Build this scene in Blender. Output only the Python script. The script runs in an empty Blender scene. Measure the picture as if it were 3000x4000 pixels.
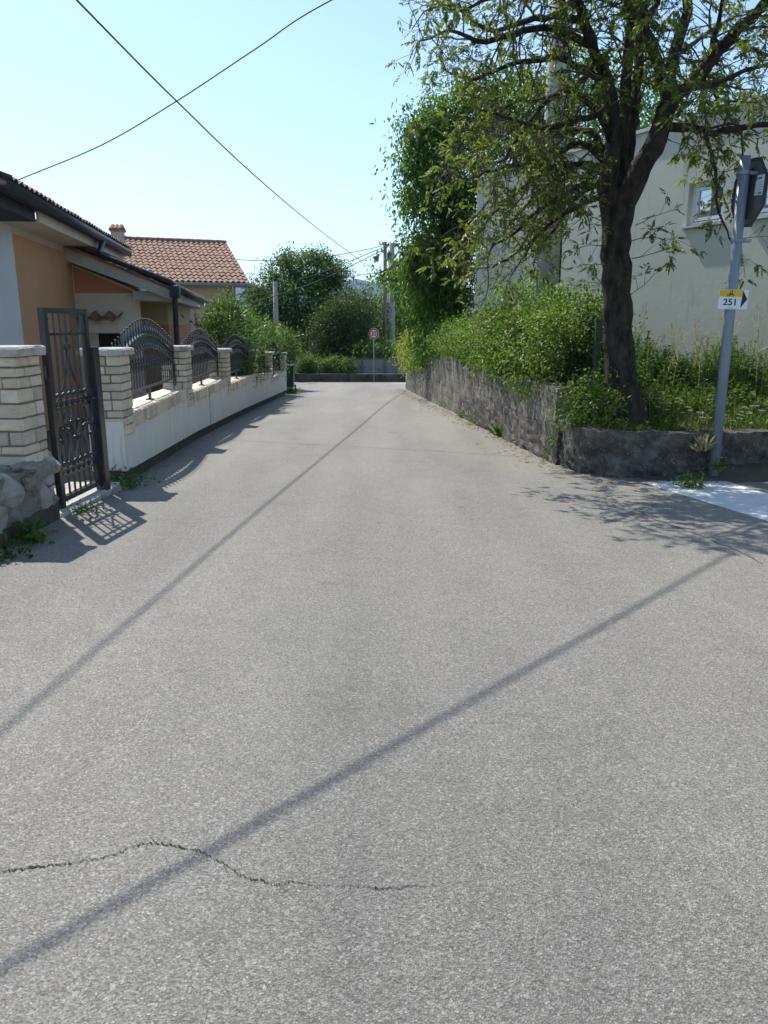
import bpy, bmesh, math, random
import numpy as np
from mathutils import Vector, Matrix
random.seed(7); RN = np.random.default_rng(11)
R = math.radians; PI = math.pi
SC = bpy.context.scene; COL = SC.collection
# ---------------------------------------------------------------- survey of the street (camera height, pitch, road fall)
FP, PITCH, HC, FALL = 3005.0, R(13.9), 1.6, 0.0375
SP, CP = math.sin(PITCH), math.cos(PITCH)
def ray(u, v):
    a = (u-1500)/FP; b = (2000-v)/FP
    return Vector((a, CP+b*SP, -SP+b*CP))
def at(u, v, Y):
    d = ray(u, v); return Vector((0, 0, HC)) + d*(Y/d.y)
def gnd(u, v):
    d = ray(u, v); return Vector((0, 0, HC)) + d*(HC/(-d.z-FALL*d.y))
def gz(y): return -FALL*y
# ---------------------------------------------------------------- materials
def nt(name):
    m = bpy.data.materials.new(name); m.use_nodes = True
    t = m.node_tree; t.nodes.clear()
    o = t.nodes.new('ShaderNodeOutputMaterial')
    return m, t, o
def nd(t, k, **kw):
    n = t.nodes.new('ShaderNode'+k)
    for a, b in kw.items():
        if a.startswith('i_'): n.inputs[a[2:].replace('_', ' ')].default_value = b
        else: setattr(n, a, b)
    return n
def ramp(t, fac, stops):
    r = t.nodes.new('ShaderNodeValToRGB'); e = r.color_ramp.elements
    while len(e) < len(stops): e.new(.5)
    for k, (p, c) in enumerate(stops):
        e[k].position = p; e[k].color = (c[0], c[1], c[2], 1) if not isinstance(c, (int, float)) else (c, c, c, 1)
    t.links.new(fac, r.inputs[0]); return r.outputs[0]
def mixc(t, fac, a, b, mode='MIX'):
    m = t.nodes.new('ShaderNodeMix'); m.data_type = 'RGBA'; m.blend_type = mode
    for s, v in ((0, fac), (6, a), (7, b)):
        if hasattr(v, 'is_linked') or hasattr(v, 'links'): t.links.new(v, m.inputs[s])
        elif s == 0: m.inputs[0].default_value = v
        else: m.inputs[s].default_value = (*v[:3], 1)
    return m.outputs[2]
def coords(t, scale=(1, 1, 1), geo=False):
    if geo: src = nd(t, 'NewGeometry').outputs['Position']
    else: src = nd(t, 'TexCoord').outputs['Object']
    m = nd(t, 'Mapping'); m.inputs['Scale'].default_value = scale
    t.links.new(src, m.inputs[0]); return m.outputs[0]
def noise(t, co, scale, detail=5, rough=.6):
    n = nd(t, 'TexNoise'); n.inputs['Scale'].default_value = scale; n.inputs['Detail'].default_value = detail
    n.inputs['Roughness'].default_value = rough; t.links.new(co, n.inputs[0]); return n.outputs[0]
def voro(t, co, scale, feat='F1'):
    n = nd(t, 'TexVoronoi', feature=feat); n.inputs['Scale'].default_value = scale; t.links.new(co, n.inputs[0]); return n
def bump(t, h, strength, dist=.02):
    b = nd(t, 'Bump'); b.inputs['Strength'].default_value = strength; b.inputs['Distance'].default_value = dist
    t.links.new(h, b.inputs['Height']); return b.outputs[0]
def surf(name, c1, c2, scale=4, rough=.8, metal=0, bs=0, bscale=60, isl=0, stretch=(1, 1, 1), spots=None, spec=.4, bdist=.01):
    """two-tone weathered surface; isl varies it from piece to piece; spots = (colour, scale, threshold)"""
    m, t, o = nt(name); p = nd(t, 'BsdfPrincipled')
    co = coords(t, stretch)
    c = ramp(t, noise(t, co, scale), [(.3, c1), (.7, c2)])
    if spots:
        c = mixc(t, ramp(t, noise(t, coords(t, spots[3] if len(spots) > 3 else (1, 1, 1)), spots[1], 8, .7), [(spots[2], 0), (spots[2]+.14, 1)]), c, spots[0])
    if isl:
        g = nd(t, 'NewGeometry').outputs['Random Per Island']
        c = mixc(t, 1.0, c, ramp(t, g, [(0, (1-isl,)*3), (.5, (1, 1-.1*isl, 1-.25*isl)), (1, (1+isl*.5, 1+isl*.5, 1+isl*.45))]), 'MULTIPLY')
    t.links.new(c, p.inputs['Base Color'])
    p.inputs['Roughness'].default_value = rough; p.inputs['Metallic'].default_value = metal
    p.inputs['Specular IOR Level'].default_value = spec
    if bs: t.links.new(bump(t, noise(t, coords(t), bscale, 6, .7), bs, bdist), p.inputs['Normal'])
    t.links.new(p.outputs[0], o.inputs[0]); return m
def leafmat(name, dark, mid, light, trans=.4, rough=.45, nscale=1.2, tint=(1.25, 1.3, .55)):
    m, t, o = nt(name)
    g = nd(t, 'NewGeometry').outputs['Random Per Island']
    c = ramp(t, g, [(0, dark), (.5, mid), (.93, light), (1, (light[0]*1.5, light[1]*1.25, light[2]))])
    c = mixc(t, ramp(t, noise(t, coords(t), nscale, 3), [(.4, 0), (.62, .55)]), c, light)
    p = nd(t, 'BsdfPrincipled'); p.inputs['Roughness'].default_value = rough; p.inputs['Specular IOR Level'].default_value = .28
    t.links.new(c, p.inputs['Base Color'])
    tr = nd(t, 'BsdfTranslucent'); t.links.new(mixc(t, 1.0, c, tint, 'MULTIPLY'), tr.inputs[0])
    a = nd(t, 'MixShader'); a.inputs[0].default_value = trans
    t.links.new(p.outputs[0], a.inputs[1]); t.links.new(tr.outputs[0], a.inputs[2]); t.links.new(a.outputs[0], o.inputs[0])
    return m
def asphalt():
    m, t, o = nt('asphalt'); p = nd(t, 'BsdfPrincipled')
    co = coords(t, geo=True)
    v = voro(t, co, 165); v2 = voro(t, co, 85)
    sep = nd(t, 'SeparateColor'); t.links.new(v.outputs['Color'], sep.inputs[0])
    sep2 = nd(t, 'SeparateColor'); t.links.new(v2.outputs['Color'], sep2.inputs[0])
    c = ramp(t, sep.outputs[0], [(0, (.150, .139, .119)), (.3, (.232, .217, .188)), (.7, (.294, .275, .24)), (.95, (.36, .338, .295)), (1, (.50, .47, .41))])
    c = mixc(t, ramp(t, sep2.outputs[1], [(.955, 0), (.965, .6)]), c, (.46, .43, .38))
    c = mixc(t, ramp(t, v.outputs['Distance'], [(.45, 0), (.8, .42)]), c, (.06, .056, .048))  # pit shadows between the stones, put into the colour
    big = noise(t, coords(t, (1, .35, 1), geo=True), .5, 4, .6)
    c = mixc(t, 1.0, c, ramp(t, big, [(.3, (.84, .84, .85)), (.7, (1.1, 1.09, 1.07))]), 'MULTIPLY')
    mid = noise(t, co, 5.5, 6, .7)
    c = mixc(t, 1.0, c, ramp(t, mid, [(.25, (.92, .92, .92)), (.6, (1.03, 1.03, 1.03))]), 'MULTIPLY')
    c = mixc(t, 1.0, c, ramp(t, noise(t, coords(t, (1, .12, 1), geo=True), 1.1, 3, .5), [(.35, (.88, .88, .89)), (.6, (1.04, 1.04, 1.03))]), 'MULTIPLY')
    c = mixc(t, 1.0, c, ramp(t, noise(t, co, 1.7, 8, .75), [(.32, (.89, .89, .88)), (.46, (1, 1, 1))]), 'MULTIPLY')
    st = ramp(t, noise(t, co, 2.6, 2, .4), [(.745, 0), (.775, .5)])
    c = mixc(t, st, c, (.10, .098, .094))
    t.links.new(c, p.inputs['Base Color']); p.inputs['Roughness'].default_value = .82; p.inputs['Specular IOR Level'].default_value = .35
    h = mixc(t, .6, v.outputs['Distance'], noise(t, co, 160, 4, .8))
    t.links.new(bump(t, h, .9, .010), p.inputs['Normal']); t.links.new(p.outputs[0], o.inputs[0]); return m
def glassmat():
    m, t, o = nt('window_glass'); p = nd(t, 'BsdfPrincipled')
    c = ramp(t, noise(t, coords(t), 1.2, 2), [(.3, (.42, .45, .48)), (.7, (.50, .53, .56))])
    t.links.new(c, p.inputs['Base Color']); p.inputs['Roughness'].default_value = .03; p.inputs['Specular IOR Level'].default_value = 1.0
    p.inputs['Metallic'].default_value = .9
    t.links.new(p.outputs[0], o.inputs[0]); return m
M = {}
M['asphalt'] = asphalt()
M['crack'] = surf('crack_gap', (.012, .011, .01), (.03, .028, .025), 40, .95)
M['paint'] = surf('road_paint', (.60, .60, .58), (.74, .74, .72), 5, .75, bs=.6, bscale=120, spots=((.27, .26, .25), 30, .585))
M['earth'] = surf('earth', (.055, .043, .03), (.12, .10, .07), 3, .95, bs=.8, bscale=20, spots=((.05, .075, .025), 6, .5))
M['soil'] = surf('planting_soil', (.04, .032, .022), (.10, .08, .05), 6, .95, bs=1, bscale=30)
M['valley'] = surf('valley_green', (.03, .05, .02), (.07, .085, .035), .02, .95)
M['hill'] = surf('hill_forest', (.025, .045, .03), (.05, .075, .045), .01, .95)
M['white'] = surf('white_render', (.62, .60, .54), (.70, .68, .62), 1.5, .88, bs=.25, bscale=70, stretch=(6, 6, .7), spots=((.40, .37, .31), 3.0, .555, (7, 7, .45)))
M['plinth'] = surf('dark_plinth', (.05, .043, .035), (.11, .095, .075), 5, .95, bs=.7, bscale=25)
M['stone'] = surf('cream_stone', (.55, .46, .335), (.70, .61, .475), 9, .85, bs=.7, bscale=28, isl=.3, bdist=.02, stretch=(1, 1, 3), spots=((.33, .26, .17), 14, .62))
M['mortar'] = surf('mortar', (.16, .14, .115), (.26, .23, .19), 20, .95, bs=.6, bscale=60)
M['cap'] = surf('cap_stone', (.30, .285, .25), (.62, .58, .50), 7, .85, bs=.8, bscale=22, bdist=.02, spots=((.13, .125, .115), 8, .6))
M['sill'] = surf('sill_slab', (.56, .50, .41), (.68, .61, .52), 6, .85, bs=.4, bscale=40, isl=.15)
M['rubble'] = surf('rubble_stone', (.27, .24, .205), (.47, .43, .38), 6, .85, bs=1, bscale=11, isl=.3, bdist=.05, spots=((.13, .115, .095), 9, .6))
M['iron'] = surf('grey_iron', (.026, .026, .030), (.045, .045, .050), 12, .25, spec=.55)
M['ironlite'] = surf('grey_steel_post', (.11, .105, .10), (.16, .155, .15), 5, .5, spec=.4)
M['wallcream'] = surf('cream_plaster', (.56, .50, .41), (.63, .57, .475), 1.2, .9, bs=.2, bscale=90, spots=((.46, .40, .32), 1.6, .62, (2, 2, .6)))
M['wallgrey'] = surf('white_grey_plaster', (.56, .57, .58), (.64, .65, .66), 1.2, .9, bs=.2, bscale=90)
M['orange'] = surf('orange_plaster', (.50, .275, .14), (.57, .32, .17), 1.5, .9, bs=.25, bscale=90)
M['terracotta'] = surf('terracotta_plaster', (.43, .20, .105), (.49, .23, .125), 1.5, .9, bs=.25, bscale=90)
M['yellow'] = surf('ochre_plaster', (.42, .34, .19), (.50, .41, .24), 1.5, .9, bs=.2, bscale=90)
M['concrete'] = surf('trim_concrete', (.36, .34, .30), (.48, .46, .42), 3, .9, bs=.4, bscale=50, spots=((.22, .21, .18), 4, .6))
M['gutter'] = surf('dark_gutter', (.018, .022, .027), (.03, .036, .042), 6, .5, spec=.35)
M['gutterg'] = surf('grey_gutter', (.20, .21, .2), (.28, .29, .28), 6, .5, metal=.3)
M['timber'] = surf('dark_timber', (.018, .018, .022), (.035, .034, .038), 8, .7)
M['tile'] = surf('roof_tile', (.21, .105, .065), (.36, .20, .125), 7, .8, bs=.5, bscale=40, spots=((.13, .08, .055), 6, .55))
M['tileold'] = surf('old_roof_tile', (.20, .10, .065), (.33, .19, .12), 7, .85, bs=.5, bscale=40, spots=((.09, .075, .06), 5, .5))
M['pink'] = surf('salmon_plaster', (.60, .40, .275), (.66, .45, .315), 1, .9, bs=.15, bscale=80)
M['opening_shade'] = surf('painted_recess_shade', (.008, .008, .009), (.02, .02, .02), 3, .9)  # near-black colour standing in for the shade inside the niche
M['facade'] = surf('sage_plaster', (.51, .505, .41), (.57, .56, .455), .7, .92, bs=.22, bscale=7, bdist=.02, spots=((.40, .395, .315), 1.5, .56, (2.2, 2.2, .35)))
M['pvc'] = surf('white_window_frame', (.74, .75, .77), (.82, .83, .84), 3, .35)
M['sillm'] = surf('stone_window_sill', (.50, .49, .46), (.6, .59, .56), 8, .7)
M['glass'] = glassmat()
M['curtain'] = surf('window_curtain', (.42, .43, .44), (.52, .53, .54), 3, .9, stretch=(12, 12, .3))
def oldconcrete():
    m, t, o = nt('weathered_concrete'); p = nd(t, 'BsdfPrincipled'); co = coords(t)
    c = ramp(t, noise(t, co, 2.4, 8, .7), [(.32, (.13, .117, .095)), (.5, (.235, .215, .18)), (.7, (.36, .335, .285))])
    c = mixc(t, ramp(t, noise(t, coords(t, (5, 5, .5)), 2.6, 6, .7), [(.5, 0), (.66, .8)]), c, (.06, .054, .044))
    sx = nd(t, 'SeparateXYZ'); t.links.new(co, sx.inputs[0])
    wob = nd(t, 'Math', operation='MULTIPLY_ADD'); t.links.new(noise(t, co, 1.3, 3), wob.inputs[0]); wob.inputs[1].default_value = .09; t.links.new(sx.outputs[2], wob.inputs[2])
    fr = nd(t, 'Math', operation='PINGPONG'); t.links.new(wob.outputs[0], fr.inputs[0]); fr.inputs[1].default_value = .13
    line = ramp(t, fr.outputs[0], [(0, .75), (.012, .5), (.02, 0)])
    brk = ramp(t, noise(t, co, 3.5, 4), [(.44, 0), (.56, 1)])
    lm = nd(t, 'Math', operation='MULTIPLY'); t.links.new(line, lm.inputs[0]); t.links.new(brk, lm.inputs[1])
    c = mixc(t, lm.outputs[0], c, (.05, .045, .036))
    c = mixc(t, ramp(t, noise(t, co, 21, 6, .75), [(.60, 0), (.68, .8)]), c, (.045, .04, .033))
    c = mixc(t, ramp(t, noise(t, co, 5, 5, .7), [(.64, 0), (.72, .55)]), c, (.075, .09, .04))
    t.links.new(c, p.inputs['Base Color']); p.inputs['Roughness'].default_value = .95; p.inputs['Specular IOR Level'].default_value = .2
    t.links.new(bump(t, noise(t, co, 20, 8, .75), 1, .05), p.inputs['Normal']); t.links.new(p.outputs[0], o.inputs[0]); return m
M['oldconc'] = oldconcrete()
def pebbles():
    m, t, o = nt('pebbly_concrete'); p = nd(t, 'BsdfPrincipled'); co = coords(t)
    v = voro(t, co, 34); sp = nd(t, 'SeparateColor'); t.links.new(v.outputs['Color'], sp.inputs[0])
    c = ramp(t, noise(t, co, 4.5, 7, .7), [(.32, (.04, .036, .03)), (.5, (.115, .104, .088)), (.7, (.25, .232, .2))])
    pc = ramp(t, sp.outputs[0], [(0, (.13, .12, .105)), (.6, (.24, .22, .19)), (1, (.33, .31, .27))])
    mask = ramp(t, v.outputs['Distance'], [(.28, 1), (.42, 0)])
    gate = ramp(t, sp.outputs[1], [(.42, 0), (.5, .85)])
    mm = nd(t, 'Math', operation='MULTIPLY'); t.links.new(mask, mm.inputs[0]); t.links.new(gate, mm.inputs[1])
    c = mixc(t, mm.outputs[0], c, pc)
    c = mixc(t, ramp(t, noise(t, coords(t, (1, 1, .7)), 2.2, 6, .7), [(.5, 0), (.68, .75)]), c, (.035, .032, .028))
    t.links.new(c, p.inputs['Base Color']); p.inputs['Roughness'].default_value = .95; p.inputs['Specular IOR Level'].default_value = .2
    h = mixc(t, .5, mm.outputs[0], noise(t, co, 18, 8, .75)); t.links.new(bump(t, h, 1, .05), p.inputs['Normal']); t.links.new(p.outputs[0], o.inputs[0]); return m
M['roughconc'] = pebbles()
M['poleconc'] = surf('pole_concrete', (.30, .29, .26), (.41, .40, .36), 3, .85, bs=.3, bscale=30, stretch=(2, 2, .4))
M['polebrown'] = surf('weathered_pole', (.17, .15, .12), (.25, .225, .19), 3, .85, bs=.3, bscale=30, stretch=(2, 2, .4))
M['galv'] = surf('galvanised_steel', (.19, .22, .26), (.27, .30, .34), 8, .48, metal=.3, stretch=(2, 2, .5))
M['signback'] = surf('sign_back_grey', (.055, .068, .075), (.085, .10, .108), 3, .45)
M['signedge'] = surf('sign_edge_dark', (.035, .04, .045), (.06, .065, .07), 3, .5, metal=.4)
M['signwhite'] = surf('sign_white', (.72, .73, .73), (.80, .80, .80), 6, .4)
M['signred'] = surf('sign_red', (.50, .02, .025), (.60, .03, .035), 6, .4)
M['signblack'] = surf('sign_black', (.010, .010, .012), (.02, .02, .02), 6, .5)
M['signyellow'] = surf('sign_yellow', (.72, .42, .02), (.78, .48, .03), 6, .4)
M['signblue'] = surf('sticker_blue', (.03, .25, .42), (.05, .32, .5), 6, .4)
M['cable'] = surf('cable_black', (.02, .02, .025), (.04, .04, .045), 6, .6)
M['bark'] = surf('dark_bark', (.008, .006, .004), (.14, .112, .085), 6, .95, bs=1, bscale=26, bdist=.12, stretch=(1.6, 1.6, .6), spots=((.20, .17, .13), 10, .58))
M['twig'] = surf('twig_bark', (.06, .045, .035), (.12, .095, .075), 6, .9)
M['stemg'] = surf('green_stem', (.07, .10, .035), (.12, .15, .05), 6, .8)
M['ashleaf'] = leafmat('ash_leaf', (.04, .07, .018), (.095, .14, .036), (.20, .245, .058), .5, .42, 1.5)
M['bud'] = leafmat('young_leaf', (.18, .19, .05), (.26, .25, .07), (.32, .28, .09), .5)
M['walnut'] = leafmat('walnut_leaf', (.03, .08, .012), (.065, .145, .022), (.13, .225, .04), .52, .4, .6)
M['ivy'] = leafmat('ivy_leaf', (.028, .068, .012), (.075, .145, .025), (.19, .27, .055), .48, .42, .9)
M['dkleaf'] = leafmat('dark_laurel_leaf', (.019, .044, .010), (.034, .068, .014), (.08, .125, .025), .4, .5, .5)
M['bgleaf'] = leafmat('far_tree_leaf', (.022, .06, .010), (.05, .11, .018), (.10, .18, .03), .48, .5, .4)
M['brleaf'] = leafmat('bright_hedge_leaf', (.055, .11, .018), (.09, .17, .025), (.14, .23, .035), .45, .5, 1.5)
M['ylleaf'] = leafmat('yellow_vine_leaf', (.12, .17, .035), (.20, .25, .05), (.30, .33, .08), .5, .5, 1.5)
M['olean'] = leafmat('oleander_leaf', (.035, .085, .02), (.07, .14, .035), (.15, .23, .07), .42, .35, 1.5)
M['weed'] = leafmat('weed_leaf', (.03, .085, .008), (.065, .15, .016), (.12, .21, .03), .45, .5, 2)
M['grass'] = leafmat('grass_blade', (.04, .09, .014), (.08, .15, .025), (.15, .21, .05), .42, .6, 1.2)
M['dry'] = leafmat('dry_grass', (.26, .21, .13), (.36, .30, .19), (.46, .40, .28), .3, .7, 2)
M['litter'] = leafmat('dead_leaf', (.13, .085, .05), (.24, .17, .10), (.36, .28, .18), .15, .8, 2)
M['petal'] = leafmat('white_petal', (.36, .38, .28), (.43, .44, .34), (.5, .5, .42), .3, .7, 3, (1, 1, .95))
M['pinkp'] = leafmat('pink_petal', (.55, .20, .28), (.62, .28, .36), (.70, .40, .46), .4, .6, 3, (1, 1, 1))
M['darkconc'] = surf('dark_concrete', (.05, .045, .038), (.13, .12, .10), 2.5, .95, bs=.8, bscale=14, spots=((.03, .028, .024), 3, .55))
M['bin'] = surf('green_plastic', (.012, .06, .035), (.02, .085, .05), 4, .5)
M['plank'] = surf('grey_planks', (.23, .235, .24), (.32, .325, .33), 3, .85, bs=.4, bscale=20, stretch=(9, 9, .6))
M['rust'] = surf('rusty_panel', (.12, .06, .035), (.18, .09, .05), 4, .9)
M['greyw'] = surf('grey_block_wall', (.22, .21, .2), (.30, .29, .28), 3, .9, bs=.4, bscale=30)
M['metalbox'] = surf('dull_green_metal', (.07, .085, .07), (.1, .115, .1), 4, .5)
# ---------------------------------------------------------------- object helpers
def link(o): COL.objects.link(o); return o
def tag(o, label=None, cat=None, group=None, kind=None):
    if label: o['label'] = label
    if cat: o['category'] = cat
    if group: o['group'] = group
    if kind: o['kind'] = kind
    return o
def thing(name, label, cat, loc=(0, 0, 0), rz=0, group=None):
    o = link(bpy.data.objects.new(name, None)); o.empty_display_size = .1
    o.location = loc; o.rotation_euler = (0, 0, rz)
    return tag(o, label, cat, group)
def base_of(o):
    v = Vector((0, 0, 0))
    while o is not None: v += o.location; o = o.parent
    return v
class MB:
    """collects shapes and links them as ONE mesh object"""
    def __init__(s): s.v = []; s.f = []; s.m = []
    def add(s, vs, fs, mi=0):
        k = len(s.v); s.v += [tuple(x) for x in vs]; s.f += [tuple(i+k for i in f) for f in fs]; s.m += [mi]*len(fs); return s
    def box(s, lo, hi, mi=0, mat=None, jit=0):
        vs = [Vector((x, y, z)) for z in (lo[2], hi[2]) for y in (lo[1], hi[1]) for x in (lo[0], hi[0])]
        if jit: vs = [p+Vector((random.uniform(-jit, jit) for _ in range(3))) for p in vs]
        if mat is not None: vs = [mat @ p for p in vs]
        return s.add(vs, [(0, 2, 3, 1), (4, 5, 7, 6), (0, 1, 5, 4), (2, 6, 7, 3), (0, 4, 6, 2), (1, 3, 7, 5)], mi)
    def bbox(s, lo, hi, bev=.01, mi=0, mat=None, jit=0):
        """box with chamfered edges"""
        lo = Vector(lo); hi = Vector(hi); b = min(bev, .45*min(hi[i]-lo[i] for i in range(3)))
        bm = bmesh.new(); bmesh.ops.create_cube(bm, size=1)
        for v in bm.verts: v.co = Vector(tuple((lo[i]+hi[i])/2+v.co[i]*(hi[i]-lo[i]) for i in range(3)))
        bmesh.ops.bevel(bm, geom=list(bm.edges), offset=b, segments=1, affect='EDGES')
        if jit:
            for v in bm.verts: v.co += Vector((random.uniform(-jit, jit) for _ in range(3)))
        if mat is not None:
            for v in bm.verts: v.co = mat @ v.co
        bm.verts.index_update()
        s.add([v.co.copy() for v in bm.verts], [[v.index for v in f.verts] for f in bm.faces], mi); bm.free(); return s
    def tube(s, pts, rad, n=6, mi=0, cap=True):
        pts = [Vector(p) for p in pts]; N = len(pts)
        rad = rad if hasattr(rad, '__len__') else [rad]*N
        k = len(s.v); up = None
        for i, p in enumerate(pts):
            d = (pts[min(i+1, N-1)]-pts[max(i-1, 0)])
            d = d.normalized() if d.length > 1e-9 else Vector((0, 0, 1))
            if up is None: up = Vector((1, 0, 0)) if abs(d.x) < .9 else Vector((0, 1, 0))
            a = (up-d*up.dot(d)); a = a.normalized() if a.length > 1e-6 else d.orthogonal().normalized()
            b = d.cross(a); up = a
            for j in range(n):
                t = 2*PI*j/n; s.v.append(tuple(p+(a*math.cos(t)+b*math.sin(t))*rad[i]))
        for i in range(N-1):
            for j in range(n):
                q = (j+1) % n; s.f.append((k+i*n+j, k+i*n+q, k+(i+1)*n+q, k+(i+1)*n+j)); s.m.append(mi)
        if cap:
            s.f.append(tuple(k+j for j in range(n))[::-1]); s.f.append(tuple(k+(N-1)*n+j for j in range(n))); s.m += [mi, mi]
        return s
    def prism(s, poly, ax, lo, hi, mi=0, mat=None):
        """polygon (list of 2-D) extruded along axis ax"""
        def mk(p, h):
            q = [p[0], p[1]]; q.insert(ax, h); q = Vector(q); return mat @ q if mat is not None else q
        n = len(poly); vs = [mk(p, lo) for p in poly]+[mk(p, hi) for p in poly]
        fs = [tuple(range(n))[::-1], tuple(range(n, 2*n))]+[(i, (i+1) % n, n+(i+1) % n, n+i) for i in range(n)]
        return s.add(vs, fs, mi)
    def ball(s, c, r, n=8, mi=0, sq=(1, 1, 1)):
        c = Vector(c); m = n//2
        vs = [c+Vector((r*sq[0]*math.sin(PI*i/m)*math.cos(2*PI*j/n), r*sq[1]*math.sin(PI*i/m)*math.sin(2*PI*j/n), r*sq[2]*math.cos(PI*i/m))) for i in range(m+1) for j in range(n)]
        return s.add(vs, [(i*n+j, (i+1)*n+j, (i+1)*n+(j+1) % n, i*n+(j+1) % n) for i in range(m) for j in range(n)], mi)
    def build(s, name, mats, parent=None, smooth=False, world=True):
        me = bpy.data.meshes.new(name)
        off = base_of(parent) if (parent is not None and world) else Vector((0, 0, 0))
        me.from_pydata([(x-off.x, y-off.y, z-off.z) for x, y, z in s.v], [], s.f)
        mats = mats if isinstance(mats, (list, tuple)) else [mats]
        for m in mats: me.materials.append(M[m])
        if len(mats) > 1: me.polygons.foreach_set('material_index', s.m)
        bm = bmesh.new(); bm.from_mesh(me); bmesh.ops.recalc_face_normals(bm, faces=bm.faces); bm.to_mesh(me); bm.free()
        if smooth: me.polygons.foreach_set('use_smooth', [True]*len(me.polygons))
        me.update()
        o = link(bpy.data.objects.new(name, me)); o.parent = parent; return o
def unit(a): return a/np.maximum(np.linalg.norm(a, axis=1, keepdims=True), 1e-9)
def V3(p): return np.array([p[0], p[1], p[2]], float)
class LV:
    """leaves: each one a pointed, folded blade of two faces"""
    def __init__(s): s.c = []
    def add(s, C, A, N, L, W, fold=.12, droop=.12):
        C = np.asarray(C, float); n = len(C)
        if n == 0: return s
        A = unit(np.asarray(A, float)); N = np.asarray(N, float)
        N = unit(N-A*np.sum(A*N, 1, keepdims=True)+1e-6); S = np.cross(A, N)
        L = (np.zeros(n)+L)[:, None]; W = (np.zeros(n)+W)[:, None]
        f = N*W*fold
        s.c.append(np.stack([C, C+A*L*.34+S*W*.5+f, C+A*L*.72+S*W*.36+f-N*L*droop*.4, C+A*L-N*L*droop,
                             C+A*L*.72-S*W*.36+f-N*L*droop*.4, C+A*L*.34-S*W*.5+f], 1)); return s
    def build(s, name, mat, parent=None):
        V = np.concatenate(s.c, 0); n = len(V); V = V.reshape(-1, 3)
        if parent is not None: V = V-V3(base_of(parent))
        me = bpy.data.meshes.new(name); me.vertices.add(n*6); me.vertices.foreach_set('co', V.astype(np.float32).ravel())
        idx = (np.array([0, 1, 2, 3, 0, 3, 4, 5])[None]+6*np.arange(n)[:, None]).ravel()
        me.loops.add(n*8); me.loops.foreach_set('vertex_index', idx.astype(np.int32))
        me.polygons.add(n*2); me.polygons.foreach_set('loop_start', (4*np.arange(2*n)).astype(np.int32))
        me.polygons.foreach_set('loop_total', np.full(2*n, 4, np.int32))
        me.update(calc_edges=True); me.validate(); me.materials.append(M[mat])
        o = link(bpy.data.objects.new(name, me)); o.parent = parent; return o
def rdir(n): return unit(RN.normal(size=(n, 3)))
def blobs(lv, bl, n, L, W=.45, clump=.3, per=22, lo=.55, droop=.35, out=.6, shape=None):
    """leaf clumps through the outer volume of ellipsoids bl = [(centre, (rx,ry,rz))]"""
    wt = np.array([(b[1][0]*b[1][1]*b[1][2])**.667 for b in bl]); wt /= wt.sum()
    for (c, r), w in zip(bl, wt):
        k = max(3, int(n*w/per)); c = V3(c); r = np.array(r)
        d = rdir(k); cc = c+d*r*(lo+(1-lo)*RN.random((k, 1))**.6)
        rep = RN.poisson(per, k); id_ = np.repeat(np.arange(k), rep); m = len(id_)
        if m == 0: continue
        size = clump*(.5+RN.random(k))[id_][:, None]
        P = cc[id_]+RN.normal(size=(m, 3))*size*np.array([1, 1, .75])
        A = d[id_]*out+rdir(m)*.8+np.array([0, 0, -droop])
        N = rdir(m)*.7+np.array([0, 0, .8])+d[id_]*.4
        lv.add(P, A, N, L*(.6+.7*RN.random(m)), L*W*(.7+.5*RN.random(m)))
    return lv
def pinnate(lv, P, D, L, n=3, lw=.36):
    """compound leaves: n pairs of leaflets and one at the tip along stalks of length L"""
    P = np.asarray(P, float); k = len(P); D = unit(np.asarray(D, float))
    N = unit(rdir(k)*.5+np.array([0, 0, 1.0])); S = np.cross(D, N); L = (np.zeros(k)+L)
    for i in range(n):
        t = (.3+.6*i/n)
        for sg in (-1, 1):
            a = D*.55+S*sg*.9+np.array([0, 0, -.25])
            lv.add(P+D*(L*t)[:, None]-np.array([0, 0, 1])*(L*t*t*.25)[:, None], a, N+rdir(k)*.35, L*.46*(.85+.3*RN.random(k)), L*.46*lw)
    lv.add(P+D*(L*.9)[:, None]-np.array([0, 0, 1])*(L*.2)[:, None], D+np.array([0, 0, -.3]), N+rdir(k)*.3, L*.55, L*.55*lw)
def copy_tree(o, parent=None):
    c = link(o.copy()); c.parent = parent
    for ch in [x for x in COL.objects if x.parent == o]: copy_tree(ch, c)
    return c
def text_mesh(name, body, size, mat, parent, M4, bold=0, sx=1):
    cu = bpy.data.curves.new(name, 'FONT'); cu.body = body; cu.size = size; cu.align_x = 'CENTER'; cu.align_y = 'CENTER'
    cu.extrude = .0015; cu.offset = bold
    o = link(bpy.data.objects.new(name, cu)); bpy.context.view_layer.update()
    me = bpy.data.meshes.new_from_object(o); bpy.data.objects.remove(o); me.materials.clear(); me.materials.append(M[mat])
    me.transform(Matrix.Diagonal((sx, 1, 1, 1))); me.transform(M4)
    r = link(bpy.data.objects.new(name, me)); r.parent = parent; return r
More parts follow.
